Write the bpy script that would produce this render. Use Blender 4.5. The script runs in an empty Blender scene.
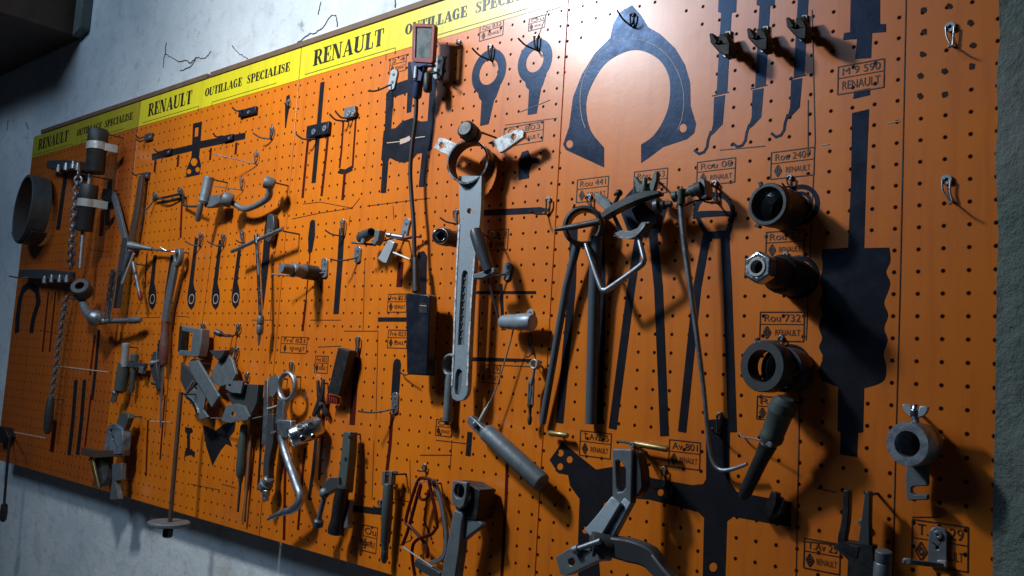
import bpy, bmesh, math, random
from mathutils import Vector, Matrix
from mathutils.geometry import tessellate_polygon
random.seed(7)
PI = math.pi
SC = bpy.context.scene
COL = SC.collection
# ---------------------------------------------------------------- camera and the wall it looks at
# world: x along the board, y into the wall (board face at y = 0), z up
DIST = 1.033          # camera to board face, metres
Z0 = 1.45             # camera height
FOC = 900.0           # focal length in pixels of the 1024 x 576 frame
_vh = Vector((-1012.0, 26.0, FOC))
_b = -9090.0
_vv = Vector((-(26.0*_b + FOC*FOC)/(-1012.0), _b, FOC))
AX = (-_vh).normalized(); AZ = _vv.normalized(); AN = AZ.cross(AX).normalized()
def P(px, py, h=0.0):
    """the place on the wall seen at a pixel, h metres out from the board face"""
    r = Vector((px-512.0, py-288.0, FOC))
    p = r*((DIST-h)/r.dot(AN))
    return Vector((p.dot(AX), -h, p.dot(AZ)+Z0))
def S(px, py, h=0.0):
    """metres per pixel there"""
    r = Vector((px-512.0, py-288.0, FOC))
    return (DIST-h)/r.dot(AN)
def PV(q): return q if isinstance(q, Vector) else P(*q)
cam_d = bpy.data.cameras.new('camera'); cam = bpy.data.objects.new('camera', cam_d); COL.objects.link(cam)
cam_d.sensor_width = 36.0; cam_d.lens = FOC/1024.0*36.0; cam_d.clip_start = 0.05; cam_d.clip_end = 60
cx = Vector((AX.x, AN.x, AZ.x)); cy = -Vector((AX.y, AN.y, AZ.y)); cz = -Vector((AX.z, AN.z, AZ.z))
cam.matrix_world = Matrix(((cx.x, cy.x, cz.x, 0), (cx.y, cy.y, cz.y, -DIST), (cx.z, cy.z, cz.z, Z0), (0, 0, 0, 1)))
SC.camera = cam

# ---------------------------------------------------------------- materials
def _new(name):
    m = bpy.data.materials.new(name); m.use_nodes = True
    nt = m.node_tree; b = nt.nodes['Principled BSDF']
    return m, nt, b
def mix_rgb(nt, fac, a, b, blend='MIX'):
    n = nt.nodes.new('ShaderNodeMix'); n.data_type = 'RGBA'; n.blend_type = blend
    for s, v in ((n.inputs[0], fac), (n.inputs[6], a), (n.inputs[7], b)):
        if hasattr(v, 'is_linked') or hasattr(v, 'links'): nt.links.new(v, s)
        elif isinstance(v, tuple): s.default_value = (*v[:3], 1)
        else: s.default_value = v
    return n.outputs[2]
def math_n(nt, op, a, b=None, c=None):
    n = nt.nodes.new('ShaderNodeMath'); n.operation = op
    for i, v in enumerate((a, b, c)):
        if v is None: continue
        if hasattr(v, 'links'): nt.links.new(v, n.inputs[i])
        else: n.inputs[i].default_value = v
    return n.outputs[0]
def noise(nt, scale, detail=3, rough=.55, vec=None):
    n = nt.nodes.new('ShaderNodeTexNoise'); n.inputs['Scale'].default_value = scale
    n.inputs['Detail'].default_value = detail; n.inputs['Roughness'].default_value = rough
    if vec is not None: nt.links.new(vec, n.inputs['Vector'])
    return n.outputs[0]
def ramp(nt, fac, lo, hi):
    n = nt.nodes.new('ShaderNodeMapRange'); n.inputs[1].default_value = lo; n.inputs[2].default_value = hi
    nt.links.new(fac, n.inputs[0]); return n.outputs[0]
def geo_pos(nt):
    return nt.nodes.new('ShaderNodeNewGeometry').outputs['Position']
def bump(nt, b, h, strength, dist):
    n = nt.nodes.new('ShaderNodeBump'); n.inputs['Strength'].default_value = strength
    n.inputs['Distance'].default_value = dist; nt.links.new(h, n.inputs['Height'])
    nt.links.new(n.outputs[0], b.inputs['Normal'])
def worn(name, col, wear, metal=1.0, rough=.42, scale=70, amt=.55, r2=.62):
    """worn metal or plastic: base colour, blotches of grime, uneven gloss"""
    m, nt, b = _new(name); pos = geo_pos(nt)
    f = ramp(nt, noise(nt, scale, 5, .65, pos), .42, .68)
    fac = math_n(nt, 'MULTIPLY', f, amt)
    nt.links.new(mix_rgb(nt, fac, col, wear), b.inputs['Base Color'])
    b.inputs['Metallic'].default_value = metal
    rr = nt.nodes.new('ShaderNodeMapRange'); rr.inputs[3].default_value = rough; rr.inputs[4].default_value = r2
    nt.links.new(f, rr.inputs[0]); nt.links.new(rr.outputs[0], b.inputs['Roughness'])
    bump(nt, b, noise(nt, scale*5, 3, .6, pos), .18, .0008)
    return m
M = {}
M['chrome'] = worn('chromed_steel', (.62, .66, .70), (.25, .25, .25), 1, .2, 60, .6, .42)
M['steel'] = worn('bright_steel', (.38, .42, .46), (.15, .15, .15), .9, .36, 80)
M['iron'] = worn('grey_iron', (.19, .205, .22), (.08, .075, .07), .5, .45, 90)
M['dark'] = worn('dark_steel', (.062, .067, .073), (.04, .034, .028), .25, .42, 90)
M['black'] = worn('blackened_steel', (.022, .022, .024), (.04, .032, .025), .3, .4, 90)
M['coal'] = worn('sooty_black_steel', (.005, .005, .005), (.012, .010, .008), 0, .7, 90)
M['rust'] = worn('rusty_steel', (.12, .07, .045), (.06, .03, .02), .4, .6, 90)
M['rubber'] = worn('black_rubber', (.018, .018, .02), (.03, .028, .026), 0, .5, 60)
M['bluesteel'] = worn('blued_steel_tube', (.12, .15, .185), (.07, .075, .085), .3, .36, 60, .6)
M['hoop'] = worn('slate_steel', (.10, .118, .125), (.05, .05, .05), .4, .5, 40)
M['blue'] = worn('dark_blue_plastic', (.016, .032, .095), (.02, .025, .05), 0, .35, 40, .4, .5)
M['navy'] = worn('navy_plastic', (.007, .010, .019), (.016, .018, .024), 0, .35, 40, .4, .5)
M['ribbed'] = worn('bluish_bright_steel', (.36, .42, .47), (.16, .18, .19), .3, .36, 110, .7)
M['cast'] = worn('grey_cast_metal', (.17, .195, .21), (.08, .085, .085), .35, .5, 70)
M['paint'] = worn('pale_grey_paint', (.42, .46, .47), (.22, .23, .22), .25, .4, 60)
M['white'] = worn('pale_band', (.42, .44, .42), (.25, .25, .22), .3, .4, 60)
M['green'] = worn('grey_green_paint', (.10, .125, .115), (.06, .06, .05), .35, .45, 60)
M['brass'] = worn('dull_brass', (.42, .30, .13), (.2, .14, .07), .9, .4, 70)
M['red'] = worn('red_plastic', (.22, .025, .018), (.10, .02, .015), 0, .4, 60)
M['screen'] = worn('grey_lamp_lens', (.07, .085, .075), (.05, .06, .055), 0, .25, 50)
M['string'] = worn('dirty_cord', (.30, .22, .17), (.15, .1, .07), 0, .8, 120)
M['wood'] = worn('brown_wood', (.10, .055, .035), (.045, .025, .018), 0, .6, 25)
M['strip'] = worn('brown_wood_strip', (.16, .09, .05), (.08, .045, .03), 0, .65, 30)
M['print'] = worn('dark_print', (.016, .015, .017), (.026, .019, .017), 0, .30, 30, .5, .42)
for _n in ('print',):
    _b = M[_n].node_tree.nodes['Principled BSDF']; _b.inputs['Specular IOR Level'].default_value = .36; _b.inputs['Specular Tint'].default_value = (.25, .50, 1, 1)
M['ink'] = worn('thin_ink', (.05, .022, .012), (.12, .05, .02), 0, .4, 60, .6, .5)
M['redprint'] = worn('dark_red_print', (.075, .008, .006), (.05, .01, .008), 0, .35, 30, .4, .45)
M['redprint'].node_tree.nodes['Principled BSDF'].inputs['Specular IOR Level'].default_value = .15
M['letter'] = worn('black_lettering', (.012, .012, .012), (.05, .045, .01), 0, .35, 40, .35, .45)
M['scratch'] = worn('pale_scratch', (.55, .42, .34), (.6, .3, .12), 0, .5, 60)

def board_mat(name, base, dark, holes=None, px=.0252, pz=.0248, clear=None):
    """glossy painted hardboard with a grid of drilled peg holes (object space, origin on a hole)"""
    m, nt, b = _new(name); pos = geo_pos(nt)
    f1 = ramp(nt, noise(nt, 3.2, 6, .62, pos), .40, .72)
    sc = nt.nodes.new('ShaderNodeMapping'); sc.inputs['Scale'].default_value = (60, 60, 4); nt.links.new(pos, sc.inputs[0])
    f2 = ramp(nt, noise(nt, 1.0, 4, .6, sc.outputs[0]), .5, .8)
    fac = math_n(nt, 'MULTIPLY', math_n(nt, 'ADD', math_n(nt, 'MULTIPLY', f1, .6), math_n(nt, 'MULTIPLY', f2, .45)), .95)
    col = mix_rgb(nt, fac, base, dark)
    rgh = math_n(nt, 'ADD', math_n(nt, 'MULTIPLY', f1, .12), .36)
    if holes:
        tc = nt.nodes.new('ShaderNodeTexCoord').outputs['Object']
        sp = nt.nodes.new('ShaderNodeSeparateXYZ'); nt.links.new(tc, sp.inputs[0])
        def fr(o, p):
            k = math_n(nt, 'DIVIDE', o, p)
            k = math_n(nt, 'SUBTRACT', k, math_n(nt, 'ROUND', k))
            return math_n(nt, 'MULTIPLY', k, p)
        dx = fr(sp.outputs[0], px); dz = fr(sp.outputs[2], pz)
        d = math_n(nt, 'SQRT', math_n(nt, 'ADD', math_n(nt, 'MULTIPLY', dx, dx), math_n(nt, 'MULTIPLY', dz, dz)))
        mr = nt.nodes.new('ShaderNodeMapRange'); mr.inputs[1].default_value = .0018; mr.inputs[2].default_value = .0031
        mr.inputs[3].default_value = 1; mr.inputs[4].default_value = 0; nt.links.new(d, mr.inputs[0])
        hole = mr.outputs[0]
        for (x0, z0, r) in (clear or []):
            ex = math_n(nt, 'SUBTRACT', sp.outputs[0], x0); ez = math_n(nt, 'SUBTRACT', sp.outputs[2], z0)
            dd = math_n(nt, 'SQRT', math_n(nt, 'ADD', math_n(nt, 'MULTIPLY', ex, ex), math_n(nt, 'MULTIPLY', ez, ez)))
            hole = math_n(nt, 'MULTIPLY', hole, math_n(nt, 'GREATER_THAN', dd, r))
        col = mix_rgb(nt, hole, col, (.014, .004, .003))
        nt.links.new(math_n(nt, 'MULTIPLY', math_n(nt, 'SUBTRACT', 1.0, hole), .55), b.inputs['Coat Weight'])
        spec = math_n(nt, 'SUBTRACT', .5, math_n(nt, 'MULTIPLY', hole, .5)); nt.links.new(spec, b.inputs['Specular IOR Level'])
    nt.links.new(col, b.inputs['Base Color']); nt.links.new(rgh, b.inputs['Roughness'])
    b.inputs['Specular IOR Level'].default_value = .5
    b.inputs['Coat Weight'].default_value = .55; b.inputs['Coat Roughness'].default_value = .22
    bump(nt, b, noise(nt, 55, 3, .5, pos), .10, .0015)
    return m

# ---------------------------------------------------------------- mesh builder
class MB:
    def __init__(self): self.bm = bmesh.new()
    def face(self, vs, smooth=False):
        try:
            f = self.bm.faces.new(vs); f.smooth = smooth; return f
        except ValueError: return None
    def ringset(self, rings, caps=True, smooth=True, closed=False):
        vr = [[self.bm.verts.new(p) for p in r] for r in rings]
        n = len(rings[0]); m = len(vr)
        for i in range(m if closed else m-1):
            a, b = vr[i], vr[(i+1) % m]
            for j in range(n): self.face((a[j], a[(j+1) % n], b[(j+1) % n], b[j]), smooth)
        if caps and not closed:
            self.face(list(reversed(vr[0]))); self.face(vr[-1])
        return self
    def sweep(self, pts, rad, seg=10, closed=False, flat=None):
        """round (or flat: (half width in the board plane, half depth)) bar along 3-D points"""
        n = len(pts); rings = []
        if not isinstance(rad, (list, tuple)): rad = [rad]*n
        nrm = None
        for i in range(n):
            if closed: t = pts[(i+1) % n]-pts[i-1]
            elif i == 0: t = pts[1]-pts[0]
            elif i == n-1: t = pts[-1]-pts[-2]
            else: t = (pts[i+1]-pts[i]).normalized()+(pts[i]-pts[i-1]).normalized()
            if t.length < 1e-9: t = pts[min(i+1, n-1)]-pts[max(i-1, 0)]
            t.normalize()
            if nrm is None or flat:
                ref = Vector((0, -1, 0)) if abs(t.y) < .95 else Vector((0, 0, 1))
                nrm = (ref-t*ref.dot(t)).normalized()
            else: nrm = (nrm-t*nrm.dot(t)).normalized()
            bi = t.cross(nrm)
            k = 1.0
            if not closed and 0 < i < n-1:
                c = (pts[i+1]-pts[i]).normalized().dot((pts[i]-pts[i-1]).normalized())
                k = min(1.6, 1/max(.5, math.sqrt(max(.02, (1+c)/2))))
            if flat:
                w, d = flat[0]*rad[i], flat[1]
                rings.append([pts[i]+bi*(sx*w*k)+nrm*(sy*d) for sx, sy in ((-1, -1), (1, -1), (1, 1), (-1, 1))])
            else:
                rings.append([pts[i]+(nrm*math.cos(2*PI*j/seg)+bi*math.sin(2*PI*j/seg))*rad[i] for j in range(seg)])
        return self.ringset(rings, True, not flat, closed)
    def tube(self, pp, r, seg=10, round_=0, closed=False):
        """pp: (px, py, h) points; r: radius in pixels there (one or a list)"""
        pts = [PV(q) for q in pp]
        rr = r if isinstance(r, (list, tuple)) else [r]*len(pp)
        rr = [a*S(*q) for a, q in zip(rr, pp)]
        if round_: pts, rr = smooth_path(pts, rr, round_, closed)
        return self.sweep(pts, rr, seg, closed)
    def flatbar(self, pp, w, d, round_=0):
        """flat strip: w half width in pixels, d depth in metres"""
        pts = [P(*q) for q in pp]
        rr = list(w) if isinstance(w, (list, tuple)) else [w]*len(pp)
        for i, q in enumerate(pp):                      # a flat face is foreshortened sideways, so widen upright runs to suit
            a, b = pp[max(0, i-1)], pp[min(len(pp)-1, i+1)]; dx, dy = abs(b[0]-a[0]), abs(b[1]-a[1]); l = math.hypot(dx, dy) or 1
            rr[i] *= S(*q)*((dy/l)*(1354.0/(500.0+max(0, q[0])))+(dx/l))/((dy+dx)/l)
        if round_: pts, rr = smooth_path(pts, rr, round_)
        return self.sweep(pts, rr, 4, False, (1.0, d/2))
    def lathe(self, a, b, prof, seg=24, caps=True, px=True, closed=False):
        """turned body from a to b; prof: (t along the axis, radius)"""
        A = PV(a); B = PV(b); ax = (B-A); L = ax.length; ax.normalize()
        s = (S(*a) if not isinstance(a, Vector) else px) if px else 1.0
        ref = Vector((0, -1, 0)) if abs(ax.y) < .9 else Vector((0, 0, 1))
        u = (ref-ax*ref.dot(ax)).normalized(); v = ax.cross(u)
        rings = [[A+ax*(t*L)+(u*math.cos(2*PI*j/seg)+v*math.sin(2*PI*j/seg))*(max(r, .02)*s) for j in range(seg)] for t, r in prof]
        vr = [[self.bm.verts.new(p) for p in r] for r in rings]
        m = len(vr)
        for i in range(m if closed else m-1):
            x, y = vr[i], vr[(i+1) % m]
            for j in range(seg): self.face((x[j], x[(j+1) % seg], y[(j+1) % seg], y[j]), seg > 8)
        if caps and not closed: self.face(list(reversed(vr[0]))); self.face(vr[-1])
        return self
    def prism(self, loops, h0, h1, px=True):
        """outline (first loop) with holes (other loops), from h0 to h1 out of the board"""
        L3 = []
        for lp in loops:
            if px: L3.append([P(q[0], q[1], h1) for q in lp])
            else: L3.append([Vector((q[0], -h1, q[1])) for q in lp])
        flat = [v for lp in L3 for v in lp]
        top = [self.bm.verts.new(v) for v in flat]
        bot = [self.bm.verts.new(Vector((v.x, -h0, v.z))) for v in flat]
        for t in tessellate_polygon([[Vector((v.x, v.z, 0)) for v in lp] for lp in L3]):
            self.face([top[i] for i in t]); self.face([bot[i] for i in reversed(t)])
        o = 0
        for lp in L3:
            n = len(lp)
            for i in range(n):
                a, b = o+i, o+(i+1) % n
                self.face((top[a], top[b], bot[b], bot[a]))
            o += n
        return self
    def disc(self, px, py, h0, h1, ro, ri=0, seg=32, sx=1.0):
        """ring or disc lying parallel to the board; radii in pixels (vertical)"""
        c = P(px, py, h1); s = S(px, py, h1)
        def loop(r): return [(c.x+sx*r*s*math.cos(2*PI*k/seg), c.z+r*s*math.sin(2*PI*k/seg)) for k in range(seg)]
        if ri:
            prof = [(h0, ri), (h0, ro), (h1, ro), (h1, ri)]
            rings = [[Vector((x, -h, z)) for x, z in loop(r)] for h, r in prof]
            return self.ringset(rings, False, True, True)
        return self.ringset([[Vector((x, -h0, z)) for x, z in loop(ro)], [Vector((x, -h1, z)) for x, z in loop(ro)]])
    def box(self, c, sx, sy, sz, rot=0):
        """box centred at world point c, turned by rot in the board plane"""
        R = Matrix.Rotation(rot, 3, 'Y'); vs = []
        for x in (-1, 1):
            for y in (-1, 1):
                for z in (-1, 1): vs.append(self.bm.verts.new(c+R @ Vector((x*sx/2, y*sy/2, z*sz/2))))
        for q in ((0, 1, 3, 2), (4, 6, 7, 5), (0, 4, 5, 1), (2, 3, 7, 6), (0, 2, 6, 4), (1, 5, 7, 3)): self.face([vs[i] for i in q])
        return self
    def ball(self, p, r, seg=16, rings=10, sq=(1, 1, 1)):
        rs = []
        for i in range(rings+1):
            a = PI*i/rings
            rr = max(1e-5, math.sin(a)*r)
            rs.append([p+Vector((rr*math.cos(2*PI*j/seg)*sq[0], rr*math.sin(2*PI*j/seg)*sq[1], r*math.cos(a)*sq[2])) for j in range(seg)])
        return self.ringset(rs)
def smooth_path(pts, rr, n, closed=False):
    """Catmull-Rom through the points, n steps a span"""
    out, ro = [], []; m = len(pts)
    for i in range(m if closed else m-1):
        g = (lambda k: pts[k % m]) if closed else (lambda k: pts[min(max(k, 0), m-1)])
        p0, p1, p2, p3 = g(i-1), g(i), g(i+1), g(i+2); r1, r2 = rr[i], rr[(i+1) % m]
        for k in range(n):
            t = k/n
            out.append(.5*((2*p1)+(p2-p0)*t+(2*p0-5*p1+4*p2-p3)*t*t+(3*p1-p0-3*p2+p3)*t**3)); ro.append(r1+(r2-r1)*t)
    if not closed: out.append(pts[-1].copy()); ro.append(rr[-1])
    return out, ro
def arc_px(cx, cy, r, a0, a1, n=24, ar=1.0):
    return [(cx+r*ar*math.cos(math.radians(a0+(a1-a0)*k/n)), cy-r*math.sin(math.radians(a0+(a1-a0)*k/n))) for k in range(n+1)]

# ---------------------------------------------------------------- objects
def tag(o, label=None, cat=None, group=None, kind=None):
    if label: o['label'] = label
    if cat: o['category'] = cat
    if group: o['group'] = group
    if kind: o['kind'] = kind
    return o
def thing(name, label, cat, loc, group=None):
    o = bpy.data.objects.new(name, None); COL.objects.link(o); o.location = loc; o.empty_display_size = .01
    return tag(o, label, cat, group)
def wpos(o):
    v = Vector((0, 0, 0))
    while o is not None: v += o.location; o = o.parent
    return v
def obj(name, mb, mat, parent=None, bev=.0008, label=None, origin=None):
    bm = mb.bm
    bmesh.ops.recalc_face_normals(bm, faces=bm.faces[:])
    base = wpos(parent)
    if origin is None:
        lo = Vector((min(v.co[i] for v in bm.verts) for i in range(3))); hi = Vector((max(v.co[i] for v in bm.verts) for i in range(3)))
        origin = (lo+hi)/2
    bmesh.ops.translate(bm, verts=bm.verts[:], vec=-origin)
    me = bpy.data.meshes.new(name); bm.to_mesh(me); bm.free()
    me.set_sharp_from_angle(angle=math.radians(38))
    me.materials.append(M[mat] if isinstance(mat, str) else mat)
    o = bpy.data.objects.new(name, me); COL.objects.link(o); o.location = origin-base
    if parent is not None: o.parent = parent
    if bev:
        bv = o.modifiers.new('bevel', 'BEVEL'); bv.width = bev; bv.segments = 2; bv.limit_method = 'ANGLE'; bv.angle_limit = math.radians(40)
        bv.harden_normals = False
    if label: o['label'] = label
    return o
# ================================================================ the setting
def stone_mat(name, a, b_, c, sc=9, bmp=.35, dist=.006, streak=True):
    m, nt, b = _new(name); pos = geo_pos(nt)
    f1 = ramp(nt, noise(nt, sc*.35, 7, .62, pos), .38, .66)
    f2 = ramp(nt, noise(nt, sc*2.2, 6, .7, pos), .52, .70)
    col = mix_rgb(nt, f1, a, b_); col = mix_rgb(nt, math_n(nt, 'MULTIPLY', f2, .55), col, c)
    if streak:
        mp = nt.nodes.new('ShaderNodeMapping'); mp.inputs['Scale'].default_value = (22, 22, 1.1); nt.links.new(pos, mp.inputs[0])
        f3 = ramp(nt, noise(nt, 1, 5, .6, mp.outputs[0]), .60, .74)
        col = mix_rgb(nt, math_n(nt, 'MULTIPLY', f3, .55), col, (.62, .66, .70))
        f4 = ramp(nt, noise(nt, 14, 8, .75, pos), .64, .69)
        col = mix_rgb(nt, math_n(nt, 'MULTIPLY', f4, .5), col, (.08, .08, .075))
    nt.links.new(col, b.inputs['Base Color']); b.inputs['Roughness'].default_value = .88
    bump(nt, b, noise(nt, sc*3, 9, .68, pos), bmp, dist)
    return m
M['plaster'] = stone_mat('flaking_whitewash', (.60, .63, .64), (.80, .81, .80), (.38, .39, .39), 9, .5, .008)
M['pier'] = stone_mat('rough_stone', (.13, .17, .15), (.20, .23, .21), (.06, .07, .045), 12, .9, .02, False)
M['concrete'] = stone_mat('concrete', (.16, .155, .15), (.2, .19, .18), (.1, .1, .1), 6)
def u(v): return v*DIST
XL, X1, X2, X3, X4 = u(-2.858), u(-2.178), u(-1.500), u(-.820), u(-.140)
ZT, ZY, ZB = Z0+u(.628), Z0+u(.562), Z0+u(-.329)
WALL = .052     # wall face behind the board face
def slab(name, lo, hi, mat, kind='structure', parent=None, bev=0):
    mb = MB(); c = (Vector(lo)+Vector(hi))/2; mb.box(c, hi[0]-lo[0], hi[1]-lo[1], hi[2]-lo[2])
    o = obj(name, mb, mat, parent, bev); tag(o, kind=kind); return o
slab('wall_back', (-4.6, WALL, 0), (.6, WALL+.25, 3.0), 'plaster')
slab('floor', (-4.6, -3.2, -.1), (.6, WALL+.25, 0), 'concrete')
# rough stone pier overlapping the right edge of the board
mb = MB(); nx, nz = 14, 70; grid = []
xr0 = u(-.239)
for j in range(nz+1):
    z = 3.0*j/nz; row = []
    e = xr0+.0012*math.sin(z*9)+.001*math.sin(z*31+1)+random.uniform(-.0015, .0015)
    for i in range(nx+1):
        t = i/nx; x = e+(.59-e)*t
        y = -.012-.028*min(1, t*5)-.006*math.sin(z*17+x*11)-random.uniform(0, .008)
        row.append(mb.bm.verts.new((x, y if i else -.002, z)))
    grid.append(row)
for j in range(nz):
    for i in range(nx): mb.face((grid[j][i], grid[j][i+1], grid[j+1][i+1], grid[j+1][i]), True)
bl = [mb.bm.verts.new((grid[j][0].co.x, WALL, 3.0*j/nz)) for j in range(nz+1)]
for j in range(nz): mb.face((bl[j], grid[j][0], grid[j+1][0], bl[j+1]))
tag(obj('wall_right', mb, 'pier', None, 0), kind='structure')
# boarded box of dark timber under the ceiling, top left
_bc = P(82, 38, -WALL)
mb = MB(); mb.prism([[(-4.55, _bc.z), (_bc.x, _bc.z), (_bc.x, 2.98), (-4.55, 2.98)]], -WALL, .30, False)
tag(obj('trim_1', mb, 'wood', None, .003), kind='structure')
mb = MB(); mb.prism([[(_bc.x, _bc.z-.004), (_bc.x+.055, _bc.z+.012), (_bc.x+.05, 2.98), (_bc.x, 2.98)]], -WALL, -WALL+.03, False)
tag(obj('trim_2', mb, 'pier', None, .003), kind='structure')
# hairline cracks and flaked spots in the whitewash
_cm = worn('dark_crack', (.06, .06, .06), (.12, .12, .12), 0, .9, 60)
def wallp(px, py, o=.001): return P(px, py, -WALL+o)
for line in ([(163, 68), (165, 55), (172, 58), (178, 61), (186, 60), (190, 63), (196, 58), (204, 58), (211, 52)], [(232, 46), (240, 54), (248, 59)],
             [(196, 58), (190, 67), (180, 71)], [(165, 55), (166, 42)], [(297, 43), (308, 35), (320, 30), (331, 16), (336, 17), (337, 27)], [(318, 14), (321, 2)], [(395, 8), (395, -4)],
             [(8, 120), (7, 130)], [(26, 122), (28, 129)]):
    pts = [wallp(*q) for q in line]; pts, rr = smooth_path(pts, [random.uniform(.0005, .0013) for _ in pts], 5)
    pts = [p+Vector((random.uniform(-.002, .002), 0, random.uniform(-.002, .002))) for p in pts]
    mb = MB(); mb.sweep(pts, rr, 4, False, (1.0, .0006)); tag(obj('trim_3', mb, _cm, None, 0), kind='structure')

# ================================================================ the four board panels
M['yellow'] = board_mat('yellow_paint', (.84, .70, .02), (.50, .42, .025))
M['dark_yellow'] = board_mat('dark_yellow_paint', (.46, .37, .02), (.26, .20, .02))  # darker yellow, for the far left banner only
def span(a, b): return (b-a)
PANELS = []
spec = [('far left orange pegboard panel, dimmest of the four, hung with chain and steel hoop', XL, X1, -1.8716, .0241, .0241),
        ('orange pegboard panel with the half-moon spanner and row of spoon silhouettes', X1, X2, -1.8716, .0241, .0241),
        ('orange pegboard panel behind the cabled inspection lamp and the long ribbed ring wrench', X2, X3, -1.2978, .0245, .0239),
        ('right-hand orange pegboard panel with the big dark ring plate silhouette, next to stone', X3, X4, -.6414, .0251, .0240)]
GLY_SEAM = .0008
for i, (lab, x0, x1, ph, pX, pZ) in enumerate(spec):
    root = thing('pegboard_panel', lab, 'pegboard', ((x0+x1)/2, .004, ZB), 'orange pegboard panels along the wall'); PANELS.append(root)
    org = Vector((u(ph), .0025, Z0+u(.0432 if i == 3 else .0952)))
    clear = []
    if i == 3:
        c = P(629, 100, 0); clear = [(c.x-org.x, c.z-org.z, .135)]
    bmat = board_mat('orange_pegboard_paint', *(((.54, .118, .009), (.23, .048, .011)) if i == 0 else ((.78, .192, .006), (.42, .080, .007))), True, u(pX), u(pZ), clear)  # far left panel gets a darker orange than the others
    mb = MB(); mb.prism([[(x0+GLY_SEAM, ZB), (x1-GLY_SEAM, ZB), (x1-GLY_SEAM, ZT), (x0+GLY_SEAM, ZT)]], -.005, 0, False)
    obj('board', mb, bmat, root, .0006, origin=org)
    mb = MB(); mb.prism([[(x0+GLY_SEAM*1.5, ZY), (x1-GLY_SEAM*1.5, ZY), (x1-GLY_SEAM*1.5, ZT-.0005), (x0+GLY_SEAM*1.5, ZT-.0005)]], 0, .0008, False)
    ban = obj('banner', mb, 'dark_yellow' if i == 0 else 'yellow', root, 0); root['_ban'] = 1
    PANELS[i] = (root, ban)
    mb = MB()
    for z in (ZB+.015, ZB+.46, ZT-.05):
        mb = MB(); mb.box(Vector(((x0+x1)/2, .0285, z)), x1-x0-.06, .0468, .028); obj('batten', mb, 'strip', root, 0)
for p, b in PANELS: del p['_ban']
# wooden strip along the top edge, in three lengths
for x0, x1, lab in ((u(-2.80), u(-1.86), 'left length of thin brown wooden strip along the board top, chipped at its end'),
                    (u(-1.845), u(-.95), 'middle length of thin brown wooden strip above the yellow banner'),
                    (u(-.946), X4, 'right length of thin brown wooden strip on top of the board')):
    mb = MB(); mb.box(Vector(((x0+x1)/2, .023, ZT+.0065)), x1-x0, .054, .012)
    tag(obj('wooden_strip', mb, 'strip', None, .001), lab, 'wooden strip', 'wooden strips along the top of the board')

# ---------------------------------------------------------------- lettering
def el(cx, cz, rx, rz, a0, a1, n=14): return [(cx+rx*math.cos(math.radians(a0+(a1-a0)*k/n)), cz+rz*math.sin(math.radians(a0+(a1-a0)*k/n))) for k in range(n+1)]
def rc(x0, z0, x1, z1): return [[(x0, z0), (x1, z0), (x1, z1), (x0, z1)]]
def stem(x, w=.26): return [rc(x, 0, x+w, 1), rc(x-.08, 0, x+w+.08, .08), rc(x-.08, .92, x+w+.08, 1)]
def bowl(x, z0, z1, xr):
    m = (z0+z1)/2; rz = (z1-z0)/2
    out = [(x, z1)]+el(xr-.30, m, .30, rz, 90, -90)+[(x, z0)]
    inn = [(x, z0+.06)]+el(xr-.33, m, .13, rz-.06, -90, 90)+[(x, z1-.06)]
    return [[out+inn]]
def stroke(path, ws):
    L, R = [], []
    for i, p in enumerate(path):
        a = path[max(0, i-1)]; b = path[min(len(path)-1, i+1)]; dx, dz = b[0]-a[0], b[1]-a[1]; l = math.hypot(dx, dz) or 1
        L.append((p[0]-dz/l*ws[i]/2, p[1]+dx/l*ws[i]/2)); R.append((p[0]+dz/l*ws[i]/2, p[1]-dx/l*ws[i]/2))
    return [L+R[::-1]]
def oval(a0=90, a1=450):
    pa = el(.39, .5, .29, .46, a0, a1, 40)
    return stroke(pa, [.08+.19*abs(math.cos(math.radians(a0+(a1-a0)*k/40)))**1.5 for k in range(41)])
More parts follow.
